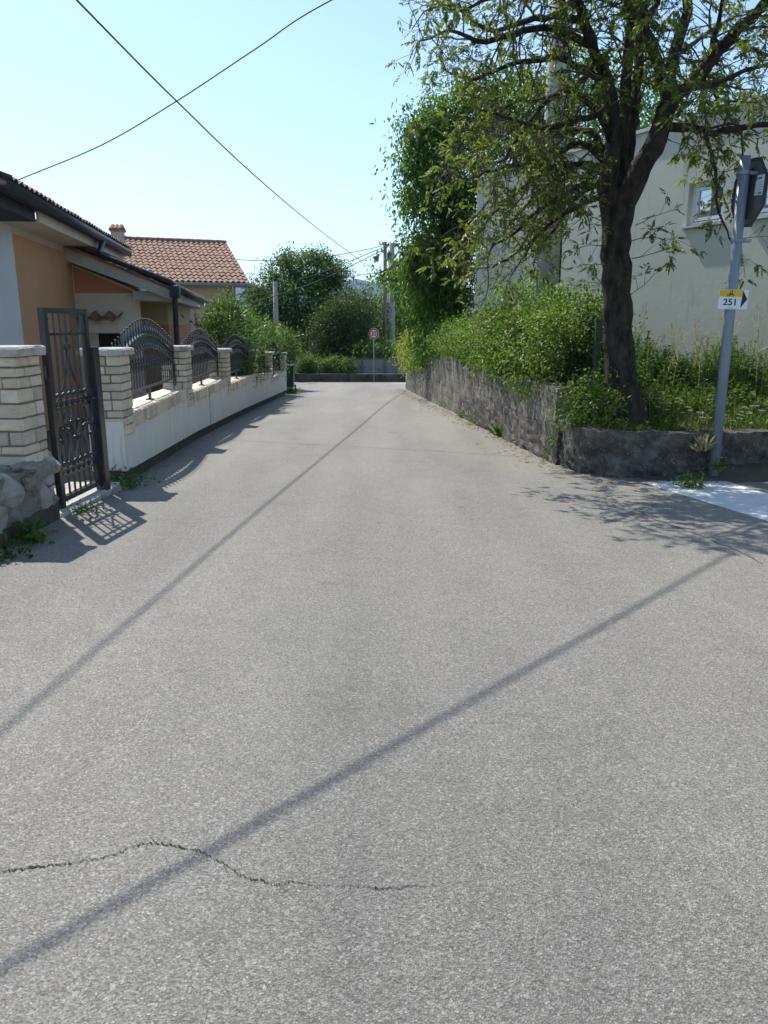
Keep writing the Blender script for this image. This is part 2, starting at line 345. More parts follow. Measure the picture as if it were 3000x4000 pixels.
# ================================================================ camera, sun, sky
cd = bpy.data.cameras.new('camera'); cam = link(bpy.data.objects.new('camera', cd)); SC.camera = cam
cd.sensor_fit = 'VERTICAL'; cd.sensor_height = 36; cd.lens = 36*FP/4000; cd.clip_start = .05; cd.clip_end = 20000
cam.location = (0, 0, HC); cam.rotation_euler = (PI/2-PITCH, 0, 0)
SUN_AZ, SUN_EL = R(-34), R(51)
sd = bpy.data.lights.new('sun', 'SUN'); sun = link(bpy.data.objects.new('sun', sd)); sd.energy = 4.4; sd.angle = R(.53); sd.color = (1, .955, .89)
Ld = Vector((-math.sin(SUN_AZ)*math.cos(SUN_EL), -math.cos(SUN_AZ)*math.cos(SUN_EL), -math.sin(SUN_EL)))
sun.rotation_euler = Ld.to_track_quat('-Z', 'Y').to_euler(); sun.location = (-20, 30, 50)
w = bpy.data.worlds.new('World'); SC.world = w; w.use_nodes = True; t = w.node_tree; t.nodes.clear()
sk = t.nodes.new('ShaderNodeTexSky'); sk.sky_type = 'NISHITA'; sk.sun_disc = False
sk.sun_elevation = SUN_EL; sk.sun_rotation = SUN_AZ; sk.air_density = 1.0; sk.dust_density = .6; sk.ozone_density = 2.0; sk.altitude = 100
bg = t.nodes.new('ShaderNodeBackground'); bg.inputs[1].default_value = .15; ow = t.nodes.new('ShaderNodeOutputWorld')
hs = t.nodes.new('ShaderNodeHueSaturation'); hs.inputs['Saturation'].default_value = .95; hs.inputs['Value'].default_value = 1.0; t.links.new(sk.outputs[0], hs.inputs['Color']); t.links.new(mixc(t, 1.0, hs.outputs[0], (.90, .98, 1.0), 'MULTIPLY'), bg.inputs[0]); t.links.new(bg.outputs[0], ow.inputs[0])
vs_ = SC.view_settings; vs_.view_transform = 'Standard'; vs_.look = 'None'; vs_.exposure = .52; vs_.gamma = 1
SC.cycles.max_bounces = 8; SC.cycles.transparent_max_bounces = 8; SC.cycles.volume_bounces = 0; SC.cycles.use_adaptive_sampling = True; SC.cycles.adaptive_threshold = .01
# ================================================================ ground, road, hills
def sheet(name, xs, ys, zf, mat, kind='structure', smooth=True):
    vs = [(x, y, zf(x, y)) for y in ys for x in xs]; n = len(xs)
    fs = [(j*n+i, j*n+i+1, (j+1)*n+i+1, (j+1)*n+i) for j in range(len(ys)-1) for i in range(n-1)]
    b = MB().add(vs, fs); o = b.build(name, mat, None, smooth); return tag(o, kind=kind)
def groundz(x, y):
    if y < 44.5: return gz(y)-.03
    return max(-26, gz(44.5)-.03-.075*(y-44.5))
sheet('ground', [-6000, -900, -200, -60, -25, -10, 0, 10, 25, 60, 200, 900, 6000], [-300, -60, -20, 0, 10, 20, 30, 38, 44.5, 50, 60, 80, 120, 200, 400, 900, 2200, 6000], groundz, 'earth', smooth=False)
def wallx(y):          # street face of the long white wall
    P = [(7.2, -3.05), (9.32, -3.15), (14.2, -3.44), (20, -3.60), (28.7, -3.72), (36, -3.82)]
    if y <= P[0][0]: return P[0][1]+.03*(P[0][0]-y)
    for (a, xa), (b, xb) in zip(P, P[1:]):
        if y <= b: return xa+(xb-xa)*(y-a)/(b-a)
    return P[-1][1]
def rwallx(y):         # street face of the grey retaining wall
    P = [(9.9, 2.62), (10.86, 2.54), (12.65, 2.41), (16.64, 2.14), (21, 1.85), (27, 1.42), (34.6, .96), (36, .9)]
    if y <= P[0][0]: return P[0][1]
    for (a, xa), (b, xb) in zip(P, P[1:]):
        if y <= b: return xa+(xb-xa)*(y-a)/(b-a)
    return P[-1][1]
rb = MB()
ys = [-12, -4, 0, 3, 6, 8, 9.4, 10.9, 13, 16, 19, 22, 25, 28, 31.5, 34.5, 37.5, 42.3]
def row(y):
    l = wallx(y)-.6 if y < 33 else -30
    r = 30 if y < 9.45 or y > 35 else rwallx(y)+.15
    return l, r
rows = [(-12, -9, 30), (0, -5, 30), (6, wallx(6)-.5, 30), (10.6, wallx(10.6)-.4, 30)]
for y in (10.6, 12.2, 13, 16, 19, 22, 25, 28, 31.5, 35.2): rows.append((y, wallx(y)-.4, rwallx(y)+.2))
rows += [(35.2, -32, 34), (42.2, -34, 36)]
for (ya, la, ra), (yb, lb, rb_) in zip(rows, rows[1:]):
    if yb-ya > .01:
        rb.add([(la, ya, gz(ya)), (ra, ya, gz(ya)), (rb_, yb, gz(yb)), (lb, yb, gz(yb))], [(0, 1, 2, 3)])
# the crack in the foreground is a thin opening in the road surface
ck = [(0, 3410), (60, 3400), (130, 3390), (220, 3380), (300, 3368), (380, 3355), (450, 3340), (500, 3318), (545, 3302), (610, 3295), (670, 3302), (720, 3315), (780, 3324), (815, 3345), (870, 3372), (905, 3395), (940, 3420), (985, 3436), (1030, 3442), (1080, 3460), (1130, 3446), (1200, 3458), (1250, 3464), (1300, 3457), (1370, 3466), (1430, 3462), (1480, 3472), (1540, 3474), (1600, 3464), (1660, 3460), (1720, 3462)]
fine = []
for (a, b) in zip(ck, ck[1:]):
    for k in range(9):
        f = k/9; fine.append((a[0]+(b[0]-a[0])*f+random.uniform(-3, 3), a[1]+(b[1]-a[1])*f+random.uniform(-6, 6)))
def crackstrip(pts, wfun):
    P = [gnd(u, v) for u, v in pts]; L = []
    for i, p in enumerate(P):
        d = (P[min(i+1, len(P)-1)]-P[max(i-1, 0)]); n = Vector((-d.y, d.x, 0)).normalized(); hw = wfun(i/len(P))
        for s in (1, -1):
            q = p+n*s*hw*(.25+1.9*random.random()**2); L.append((q.x, q.y, gz(q.y)+.003))
    rb.add(L, [(2*i, 2*i+1, 2*i+3, 2*i+2) for i in range(len(P)-1)], 1)
crackstrip(fine, lambda f: (.0019+.0008*math.sin(f*23))*(1-.6*f)+.0004)
for q0, br in ((14, [(0, 0), (12, 22), (20, 40), (38, 55)]), (9, [(0, 0), (-18, -14), (-30, -34)]), (19, [(0, 0), (25, 16), (48, 22), (80, 40)]), (24, [(0, 0), (-10, 18), (-34, 30)])):
    u0, v0 = ck[q0]; bp_ = []
    for (a, b) in zip(br, br[1:]):
        for k in range(5): bp_.append((u0+a[0]+(b[0]-a[0])*k/5+random.uniform(-3, 3), v0+a[1]+(b[1]-a[1])*k/5+random.uniform(-3, 3)))
    crackstrip(bp_, lambda f: .0007*(1-.8*f)+.0002)
def faint(pts, w):
    q = []
    for (a, b) in zip(pts, pts[1:]):
        for k in range(5): q.append((a[0]+(b[0]-a[0])*k/5+random.uniform(-3, 3), a[1]+(b[1]-a[1])*k/5+random.uniform(-2, 2)))
    crackstrip(q, lambda f: w)
faint([(2480, 1990), (2560, 2030), (2670, 2070), (2780, 2110), (2900, 2160), (2999, 2215)], .004)
faint([(2560, 1930), (2640, 1925), (2600, 1960), (2490, 1990)], .003)
faint([(2690, 1905), (2850, 1890), (2999, 1868)], .006)
road = rb.build('road', ['asphalt', 'crack']); tag(road, kind='structure')
# painted crossing stripe on the side street
zb = MB(); pz = [(3.22, 9.42), (3.5, 9.56), (3.62, 9.50), (3.78, 9.64), (4.05, 9.72), (4.27, 9.84), (4.34, 9.3), (4.42, 8.6), (4.9, 5.6), (3.95, 5.6), (3.70, 7.15)]
n = len(pz); zb.add([(x, y, gz(y)+.004) for x, y in pz], [tuple(range(n))[::-1]])
tag(zb.build('crossing_stripe', 'paint'), kind='structure')
zb = MB(); pz = [(5.2, 9.2), (6.3, 9.4), (7.0, 6.4), (6.0, 6.2)]
zb.add([(x, y, gz(y)+.004) for x, y in pz], [(3, 2, 1, 0)]); tag(zb.build('crossing_stripe', 'paint'), kind='structure')
# white edge line at the far junction
zb = MB(); zb.add([(x, y, gz(y)+.004) for x, y in [(.35, 39.8), (4, 39.4), (4, 39.7), (.35, 40.1)]], [(0, 1, 2, 3)]); tag(zb.build('edge_line', 'paint'), kind='structure')
# wooded hills on the horizon
def ridge(name, Y, pts, z0, depth):
    b = MB(); xs = np.linspace(pts[0][0], pts[-1][0], 140)
    hz = np.interp(xs, [p[0] for p in pts], [p[1] for p in pts])
    hz = hz+np.convolve(RN.normal(size=160), np.ones(9)/9, 'same')[10:150]*Y*.0035
    vs = []
    for j, f in enumerate((0, .25, .5, .75, 1, .6, 0)):
        for x, h in zip(xs, hz): vs.append((x, Y+depth*(j-4)/4+random.uniform(-1, 1)*depth*.06, z0+(h-z0)*f+(random.uniform(-1, 1)*(h-z0)*.04 if 0 < j < 6 and j != 4 else 0)))
    n = len(xs); b.add(vs, [(j*n+i, j*n+i+1, (j+1)*n+i+1, (j+1)*n+i) for j in range(6) for i in range(n-1)])
    return tag(b.build(name, 'hill', None, True), kind='structure')
def hp(u, v, Y): p = at(u, v, Y); return (p.x, p.z)
ridge('hills', 2600, [(-2500, 60), hp(700, 1115, 2600), hp(960, 1098, 2600), hp(1020, 1130, 2600), hp(1200, 1140, 2600), hp(1300, 1108, 2600), hp(1390, 1092, 2600), hp(1440, 1100, 2600), hp(1500, 1116, 2600), hp(1700, 1150, 2600), (2500, 40)], -40, 500)
ridge('low_hills', 1500, [(-1500, 5), hp(900, 1190, 1500), hp(1200, 1200, 1500), hp(1400, 1185, 1500), hp(1480, 1165, 1500), hp(1600, 1190, 1500), (1500, 10)], -35, 250)
# ================================================================ white street wall, stone pillars, iron fence
PY = [9.28, 13.56, 17.75, 22.2, 25.57, 29.58]
WT = [.48, .362, .19, .0, -.193]
PT = [1.29, 1.196, 1.008, .826, .64, .47]
TH = .42
gw = thing('garden_wall', 'long white rendered street wall with stepped stone coping below the iron fence', 'wall', (wallx(20)-.2, 20, gz(20)))
fb = MB(); pb = MB(); cb = MB(); sb_ = MB()
for k in range(5):
    ya, yb = PY[k]-(.02 if k == 0 else 0), PY[k+1]+(.22 if k == 4 else 0)
    top = WT[k]-.055; N = 6
    yy = [ya+(yb-ya)*i/N for i in range(N+1)]
    for a, b in zip(yy, yy[1:]):
        xa, xb = wallx(a), wallx(b)
        def seg(B, x0, x1, z0a, z0b, z1, mi=0):
            B.add([(xa+x0, a, z0a), (xa+x1, a, z0a), (xb+x1, b, z0b), (xb+x0, b, z0b), (xa+x0, a, z1), (xa+x1, a, z1), (xb+x1, b, z1), (xb+x0, b, z1)],
                  [(0, 3, 2, 1), (4, 5, 6, 7), (0, 1, 5, 4), (1, 2, 6, 5), (2, 3, 7, 6), (3, 0, 4, 7)], mi)
        seg(fb, -TH, 0, gz(a)+.17, gz(b)+.17, top)
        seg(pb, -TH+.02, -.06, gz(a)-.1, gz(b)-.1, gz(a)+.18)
    # coping: smooth sill slab behind, rough edging stones in front
    y = ya+(.42 if k == 0 else .2)
    ye = yb-.2
    while y < ye-.05:
        l = min(random.uniform(.13, .27), ye-y); x = wallx(y+l/2)
        cb.bbox((x-.10, y+.006, WT[k]-.15-random.uniform(0, .035)), (x+.018+random.uniform(0, .012), y+l-.006, WT[k]+random.uniform(-.004, .012)), .012, 0, None, .004); y += l
    y = ya+(.42 if k == 0 else .2)
    while y < ye-.05:
        l = min(.9, ye-y); x = wallx(y+l/2); x2 = (wallx(y+l)-wallx(y))/l
        sb_.box((x-TH-.02, y+.004, top), (x-.105, y+l-.004, WT[k]-.006)); y += l
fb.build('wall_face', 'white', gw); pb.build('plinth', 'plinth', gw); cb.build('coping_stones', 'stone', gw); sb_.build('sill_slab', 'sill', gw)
cr = MB(); p = at(815, 1585, 15.4); x = wallx(15.4)
for k in range(6):
    a = k/6; z0 = p.z+.22-.6*a
    cr.box((x+.001, 15.4+.02*math.sin(k*2)-.012, z0-.1), (x+.004, 15.4+.02*math.sin(k*2)+.012, z0+.002))
cr.build('dark_crack', 'plinth', gw)
def pillar_meshes():
    """stone-faced pillar, .42 square; local origin at its foot"""
    h, s = .97, .21
    b = MB(); b.box((-s+.014, -s+.014, 0), (s-.014, s-.014, h), 1)
    z = 0
    while z < h-.02:
        ch = min(random.choice((.085, .1, .1, .115, .13)), h-z)
        if h-z-ch < .06: ch = h-z
        for side in range(4):
            m = Matrix.Rotation(side*PI/2, 4, 'Z'); x = -s
            while x < s-.01:
                l = min(random.uniform(.13, .30), s-x)
                if s-x-l < .08: l = s-x
                o = random.uniform(0, .012)
                b.bbox((x+.007, -s-o, z+.008), (x+l-.007, -s+.05, z+ch-.008), .008, 0, m, .004); x += l
        z += ch
    sh = b.build('shaft', ['stone', 'mortar'], None)
    c = MB(); n = 28
    ring = []
    for q in range(4):
        for i in range(7):
            f = -1+2*i/7; r = .262+random.uniform(-.012, .012)
            p = Vector((f*.262, -r, 0)); p.rotate(Matrix.Rotation(q*PI/2, 3, 'Z')); ring.append(p)
    vs = [(p.x*.985, p.y*.985, h+random.uniform(-.004, .004)) for p in ring]+[(p.x, p.y, h+.02) for p in ring]+[(p.x, p.y, h+.066+random.uniform(-.01, .006)) for p in ring]+[(p.x*.93, p.y*.93, h+.082+random.uniform(-.004, .004)) for p in ring]
    n = len(ring); fs = [tuple(range(n))[::-1], tuple(range(3*n, 4*n))]+[(j*n+i, j*n+(i+1) % n, (j+1)*n+(i+1) % n, (j+1)*n+i) for j in range(3) for i in range(n)]
    c.add(vs, fs); cp = c.build('cap', 'cap', None)
    return sh, cp
PLAB = ['stone pillar with slab cap between the iron gate and the first arched fence panel', 'second stone pillar along the white wall, between the first and second arched fence panels',
        'third stone pillar on the white wall, where the oleander begins behind it', 'fourth stone pillar on the white wall, half covered by oleander leaves',
        'fifth stone pillar on the white wall, last but one before the green bin', 'farthest stone pillar at the end of the white wall beside the green bin']
GP = 'stone pillars of the street wall'
gatepil = thing('stone_pillar', 'stone pillar standing on the rubble wall just before the iron gate', 'pillar', (-3.40, 7.02, .335), R(-4), GP)
sh, cp = pillar_meshes(); sh.parent = gatepil; cp.parent = gatepil
sh2, cp2 = pillar_meshes()
pil = []
for k in range(6):
    yy = PY[k]+(.21 if k == 0 else 0); o = thing('stone_pillar', PLAB[k], 'pillar', (wallx(yy)-.195, yy, PT[k]-1.05), R(2+180*(k % 2)), GP)
    if k == 0: a, b = sh2, cp2
    else: a, b = link(sh2.copy()), link(cp2.copy())
    a.parent = o; b.parent = o; a.name = 'shaft'; b.name = 'cap'; pil.append(o)
# wrought iron panels: arch rails, spear-topped bars, scroll band
FLAB = ['nearest arched iron fence panel, fully clear of the shrubs', 'second arched iron fence panel, with oleander leaves at its far end', 'third arched iron fence panel, mostly wrapped in oleander',
        'fourth arched iron fence panel with oleander growing through it', 'farthest low iron fence panel, filled with dark oleander leaves']
def fence_panel(k):
    ya, yb = PY[k]+(.42 if k == 0 else .215), PY[k+1]-.215
    L = yb-ya; xa, xb = wallx(ya)-.2, wallx(yb)-.2
    ang = math.atan2(yb-ya, xb-xa); z0 = WT[k]
    r = thing('fence_panel', FLAB[k], 'fence', (xa, ya, z0), ang, 'arched iron fence panels')
    top = PT[k+1]-z0-.08          # where the arches meet the pillars
    f = MB()
    f.box((0, -.02, .06), (.045, .02, top+.12)); f.build('frame_post', 'iron', r, world=False)
    f = MB(); f.box((L-.045, -.02, .06), (L, .02, top+.12)); f.build('frame_post', 'iron', r, world=False)
    f = MB(); f.box((.046, -.018, .17), (L-.046, .018, .205)); f.build('bottom_rail', 'iron', r, world=False)
    f = MB(); f.box((L*.5-.02, -.018, .0), (L*.5+.02, .018, .169)); f.box((L*.5-.06, -.05, -.01), (L*.5+.06, .05, .008)); f.build('support_foot', 'iron', r, world=False)
    low = lambda s: top-.20+.30*math.sin(PI*s)**1.15
    up = lambda s: top-.04+.32*math.sin(PI*s)**1.15
    for nm, fn, wd in (('lower_arch', low, .024), ('upper_arch', up, .032)):
        f = MB(); N = 26
        for i in range(N):
            s0, s1 = i/N, (i+1)/N; x0, x1 = s0*L, s1*L
            f.add([(x0, -wd, fn(s0)), (x1, -wd, fn(s1)), (x1, wd, fn(s1)), (x0, wd, fn(s0)), (x0, -wd, fn(s0)+.035), (x1, -wd, fn(s1)+.035), (x1, wd, fn(s1)+.035), (x0, wd, fn(s0)+.035)],
                  [(0, 3, 2, 1), (4, 5, 6, 7), (0, 1, 5, 4), (2, 3, 7, 6)]+([(0, 4, 7, 3)] if i == 0 else [])+([(1, 2, 6, 5)] if i == N-1 else []))
        f.build(nm, 'iron', r, world=False)
    n = int(L/.148)
    for i in range(n):
        s = (i+.5)/n; x = s*L; f = MB(); zt = up(s)+.24
        f.box((x-.007, -.007, .2), (x+.007, .007, low(s)+.032))
        f.tube([(x, 0, low(s)+.03), (x, 0, low(s)+.06), (x, 0, low(s)+.085), (x, 0, up(s)+.004)], [.018, .027, .009, .009], 6)
        f.tube([(x, 0, up(s)+.0), (x, 0, up(s)+.06), (x, 0, up(s)+.10), (x, 0, up(s)+.15), (x, 0, zt-.02)], [.012, .013, .030, .010, .008], 6)
        f.ball((x, 0, zt), .017, 8)
        for dz in (.50, .53, .56):
            f.ball((x, -.012, dz), .019, 6); 
        f.ball((x, -.012, .45), .013, 6); f.ball((x, -.012, .61), .013, 6)
        f.build('bar', 'iron', r, world=False)
        if i < n-1:
            f = MB(); f.box((x+.5*L/n-.007, -.007, low(s+.5/n)+.03), (x+.5*L/n+.007, .007, up(s+.5/n)+.002)); f.build('short_bar', 'iron', r, world=False)
    f = MB(); zc = .53
    for i in range(n):
        x = (i+.5)/n*L
        for sg in (1, -1):
            pts = [(x+sg*(.012+.045*math.sin(a)), .003, zc+sg*.0+.075*math.cos(a)*(1 if a < PI else .6)) for a in np.linspace(0, PI*1.4, 9)]
            f.tube(pts, .006, 5)
    f.build('scroll_band', 'iron', r, world=False)
    return r
for k in range(5): fence_panel(k)
# ================================================================ iron pedestrian gate with its two posts
ga, gb = Vector((-3.27, 7.56, 0)), Vector((-3.21, 8.52, 0)); gl = (gb-ga).length
gate = thing('garden_gate', 'tall narrow grey iron gate with bead ornaments between two stone pillars', 'gate', (ga.x, ga.y, -.18), math.atan2(gb.y-ga.y, gb.x-ga.x))
HG = 1.91; f = MB()
f.box((0, -.03, -.12), (.065, .03, HG)); f.box((gl-.065, -.03, -.03), (gl, .03, HG)); f.box((.064, -.03, HG-.05), (gl-.064, .03, HG-.001)); f.box((.064, -.03, 0), (gl-.064, .03, .05))
f.build('frame', 'iron', gate, world=False)
for z in (HG-.25, .93, .25):
    f = MB(); f.box((.05, -.014, z-.014), (gl-.05, .014, z+.014))
    if z < 1.5: f.box((.05, -.014, z+.06), (gl-.05, .014, z+.075))
    f.build('cross_rail', 'iron', gate, world=False)
nb = 7
for i in range(nb):
    x = .05+(gl-.1)*(i+.5)/nb; f = MB()
    f.tube([(x, 0, .045), (x, 0, HG-.045)], .0115, 6)
    for z in (.27, .95): f.tube([(x, 0, z-.01), (x, 0, z+.02), (x, 0, z+.05)], [.010, .026, .012], 7)
    for z in (1.06, .37): f.ball((x, -.016, z), .022, 8); f.ball((x+.03, -.016, z+.01), .019, 8)
    f.build('bar', 'iron', gate, world=False)
def curve_bar(pts, name='scroll_bar'):
    f = MB(); P = [Vector(p) for p in pts]; out = []
    for i in range(len(P)-1):
        a = P[max(i-1, 0)]; b = P[i]; c = P[i+1]; d = P[min(i+2, len(P)-1)]
        for q in range(6):
            s = q/6; out.append(.5*((2*b)+(c-a)*s+(2*a-5*b+4*c-d)*s*s+(3*b-a-3*c+d)*s**3))
    out.append(P[-1]); f.tube(out, .0105, 6); return f
c = gl/2
for sg in (1, -1):
    curve_bar([(c, .018, HG-.36), (c+sg*.05, .008, 1.35), (c+sg*.14, .008, 1.15), (c+sg*.34, .008, .97)]).build('scroll_bar', 'iron', gate, world=False)
    for q in (0, 1, 2):
        x0 = c+sg*(.06+.16*q); f = curve_bar([(x0, -.02, .90), (x0+sg*.03, -.02, .76), (x0-sg*.05, -.02, .60), (x0-sg*.01, -.02, .42), (x0+sg*.06, -.02, .33)])
        f.ball((x0-sg*.05, -.015, .60+.1*(q % 2)), .024, 8); f.ball((x0-sg*.01, -.015, .61+.1*(q % 2)), .024, 8); f.ball((x0+sg*.02, -.015, .77-.06*q), .021, 8); f.ball((x0+sg*.055, -.015, .775-.06*q), .021, 8)
        f.build('scroll_bar', 'iron', gate, world=False)
f = MB(); f.ball((c, 0, HG-.31), .034, 8, 0, (1, .4, 1)); f.ball((c-.05, 0, HG-.375), .034, 8, 0, (1, .4, 1)); f.ball((c+.05, 0, HG-.375), .034, 8, 0, (1, .4, 1)); f.tube([(c, 0, HG-.36), (c, 0, HG-.47)], [.008, .014], 6)
f.build('clover_ornament', 'iron', gate, world=False)
f = MB(); f.box((gl-.12, -.035, .86), (gl-.045, -.0225, 1.06)); f.tube([(gl-.1, -.03, .98), (gl-.1, -.075, .98), (gl-.2, -.08, .975)], .009, 6); f.build('lock_plate', 'iron', gate, world=False)
for nm, x0, y0, z1 in (('gate_post', -.1, .10, 1.47), ('gate_post', gl+.03, -.03, 1.50)):
    f = MB(); f.bbox((x0-.05, y0-.05, -.12), (x0+.07, y0+.07, z1), .006); f.box((x0-.054, y0-.054, z1), (x0+.074, y0+.074, z1+.012)); f.build(nm, 'ironlite' if x0 < 0 else 'iron', gate, world=False)
    for z in (.35, 1.25):
        f = MB(); f.tube([(x0+(.075 if x0 < 0 else -.055), 0, z), (x0+(.075 if x0 < 0 else -.055), 0, z+.12)], .016, 8); f.build('hinge', 'iron', gate, world=False)
st = MB(); a = Vector((-3.20, 7.42)); 
st.bbox((-3.80, 7.36, -.42), (-3.16, 8.95, -.24), .02, 0, Matrix.Translation((-3.3, 7.5, 0)) @ Matrix.Rotation(R(-2), 4, 'Z') @ Matrix.Translation((3.3, -7.5, 0)), .006)
tag(st.build('door_step', 'cap'), 'low worn concrete step under the iron gate', 'step')
# ================================================================ rubble wall carrying the first pillar
rw = thing('rubble_wall', 'low wall of rough grey boulders under the stone pillar at the road edge', 'wall', (-3.5, 6, gz(6)))
f = MB(); f.box((-4.3, 2.6, -.30), (-3.195, 7.225, .31)); f.build('core', 'mortar', rw)
f = MB(); f.box((-4.3, 2.6, -.45), (-3.17, 7.30, -.10)); f.build('plinth', 'plinth', rw)
f = MB()
def boulder(b, c, r):
    bm = bmesh.new(); bmesh.ops.create_icosphere(bm, subdivisions=3, radius=1)
    ph = [random.uniform(0, 6.28) for _ in range(6)]; dirs = [Vector((random.gauss(0, 1), random.gauss(0, 1), random.gauss(0, 1))).normalized() for _ in range(15)]
    cut = [random.uniform(.50, .82) for _ in dirs]
    for v in bm.verts:
        n = v.co.normalized(); k = 1.0
        for d, q in zip(dirs, cut):
            dd = n.dot(d)
            if dd > q*.999: k = min(k, q/dd)
        k *= 1+.05*math.sin(7*n.x+ph[0])*math.sin(6*n.y+ph[1])+.03*math.sin(11*n.z+ph[2]+4*n.x)
        v.co = Vector((n.x*r[0]*k, n.y*r[1]*k, n.z*r[2]*k))+Vector(c)
    bm.verts.index_update(); b.add([v.co.copy() for v in bm.verts], [[v.index for v in q.verts] for q in bm.faces]); bm.free()
y = 3.0
while y < 7.3:
    z = -.14-.01*(y-5)
    l = random.uniform(.30, .46)
    yy = y
    while z < .34:
        h = random.uniform(.17, .30); h = min(h, .40-z)
        if h < .09: break
        boulder(f, (-3.225+random.uniform(-.02, .02), min(yy+l/2+random.uniform(-.04, .04), 7.16), z+h/2), (.115, l*.66, h*.66)); z += h*.92
    y += l*.88
for q in range(3): boulder(f, (-3.34-.28*q, 7.20, .0+.03*q), (.24, .13, .21)); boulder(f, (-3.28-.26*q, 7.19, .27), (.22, .12, .16))
y = 3
while y < 6.75:
    l = random.uniform(.3, .5); boulder(f, (-3.50+random.uniform(-.06, .06), y+l/2, .25+.02*random.random()), (.3, l*.6, .13)); y += l*.9
f.build('boulders', 'rubble', rw)
# ================================================================ houses on the inner bend
def tile_roof(name, o, al, upv, la, lu, mat, parent, tw=.235, row=.34, amp=.045, thick=.10, ridge=True):
    """barrel-tiled slope: o = eave start, al = unit vector along the eave, upv = unit vector up the slope"""
    al = al.normalized(); upv = upv.normalized(); nn = al.cross(upv); 
    if nn.z < 0: nn = -nn
    nc = int(la/tw); tw = la/nc; nr = max(1, int(lu/row)); row = lu/nr; S = 8; b = MB(); vs = []; n = nc*S+1
    jz = [[random.uniform(-.008, .008) for _ in range(nc+1)] for _ in range(nr)]
    k = 0
    for r in range(nr):
        for e in (0, 1):
            for i in range(n):
                ph = 2*PI*i/S; h = amp*(.5+.5*math.cos(ph))**.8 if True else 0
                c = i//S
                p = o+al*(i/S*tw)+upv*((r+e)*row+(-.03 if e == 0 else 0))+nn*(h+(.030 if e == 0 else .0)+jz[r][min(c, nc)])
                vs.append(p)
    fs = []
    for r in range(nr):
        for i in range(n-1):
            a = (2*r)*n+i; fs.append((a, a+1, a+n+1, a+n))
            if r: q = (2*r-1)*n+i; fs.append((q, q+1, a+1, a))
    b.add(vs, fs)
    p0 = o-nn*.02; p1 = o+al*la-nn*.02; p2 = p1+upv*lu; p3 = p0+upv*lu; d = nn*thick
    b.add([p0, p1, p2, p3, p0-d, p1-d, p2-d, p3-d], [(0, 1, 2, 3), (4, 7, 6, 5), (0, 4, 5, 1), (1, 5, 6, 2), (2, 6, 7, 3), (3, 7, 4, 0)])
    if ridge:
        m = int(la/.38)
        for i in range(m):
            a = o+upv*lu+al*(i*la/m)+nn*.03; q = a+al*(la/m*1.06)
            b.tube([a, q], [.105, .09], 8)
    return b.build(name, mat, parent)
# -- the near house: main range and lower wing, plastered cream, orange and terracotta
HD = Vector((-.161, 1, 0)).normalized(); HN = Vector((HD.y, -HD.x, 0))     # along the street front, and out of it
HO = Vector((-6.4, 16.5, 0))
def hw(s, o, z): q = HO+HD*s+HN*o; return Vector((q.x, q.y, z))
house = thing('orange_house', 'low orange and cream house with dark gutters and tiled roof behind the iron gate', 'house', (HO.x, HO.y, -.6)); 
f = MB()
def quadbox(b, s0, s1, o0, o1, z0, z1, mi=0, zt=None):
    P = [hw(s0, o0, z0), hw(s0, o1, z0), hw(s1, o1, z0), hw(s1, o0, z0), hw(s0, o0, z1), hw(s0, o1, z1), hw(s1, o1, z1), hw(s1, o0, z1)]
    b.add(P, [(0, 3, 2, 1), (4, 5, 6, 7), (0, 1, 5, 4), (1, 2, 6, 5), (2, 3, 7, 6), (3, 0, 4, 7)], mi)
quadbox(f, -6.2, 12.5, -6, 0, -1.0, 3.045)
f.build('wall', 'wallcream', house)
f = MB(); quadbox(f, -3.95, -.02, -.05, .012, -1.0, 2.93); f.build('orange_panel', 'orange', house)
f = MB(); quadbox(f, -6.19, -3.95, -.05, .010, -1.0, 3.04); f.build('pale_panel', 'wallgrey', house)
# main eave: soffit, fascia, gutter, tiles
f = MB(); quadbox(f, -4.48, 3.1, -.02, .52, 3.045, 3.08); quadbox(f, -4.48, 3.1, .52, .56, 3.04, 3.19); quadbox(f, 3.1, 3.14, -2.5, .56, 3.04, 3.26); f.build('fascia', 'wallcream', house)
f = MB()
def gut(b, P, Q, r=.075):
    b.tube([P, Q], r, 10)
gut(f, hw(-6.4, .65, 3.26), hw(3.2, .65, 3.24), .095); quadbox(f, -6.35, 3.15, .515, .58, 3.192, 3.35)
f.box((0, 0, 0), (0, 0, 0)) if False else None
f.build('gutter', 'gutter', house, True)
sl = R(24)
tile_roof('main_roof', hw(-6.4, .70, 3.31), HD, -HN*math.cos(sl)+Vector((0, 0, math.sin(sl))), 9.65, 4.6, 'tileold', house)
f = MB(); quadbox(f, -6.4, -4.5, .02, .514, 3.04, 3.28); f.build('dark_soffit', 'timber', house)
# lower wing
WX0, WXe, WY = -6.35, -4.25, 16.45
ez = 2.22; tn = math.tan(R(21.5))
wd = Vector((-.163, 1, 0)).normalized()
f = MB()
zt = lambda x: ez-.24+(-4.45-x)*tn
pl = [(-6.6, -1), (-5.1, -1), (-5.1, zt(-5.1)), (-6.6, zt(-6.6))]
f.prism(pl, 1, WY, WY+.22); 
f.build('wing_wall', 'wallcream', house)
f = MB(); f.prism([(-6.35, 2.17), (-5.13, 2.17), (-5.13, zt(-5.13)-.05), (-6.35, zt(-6.35)-.05)], 1, WY-.012, WY+.05); f.build('terracotta_gable', 'terracotta', house)
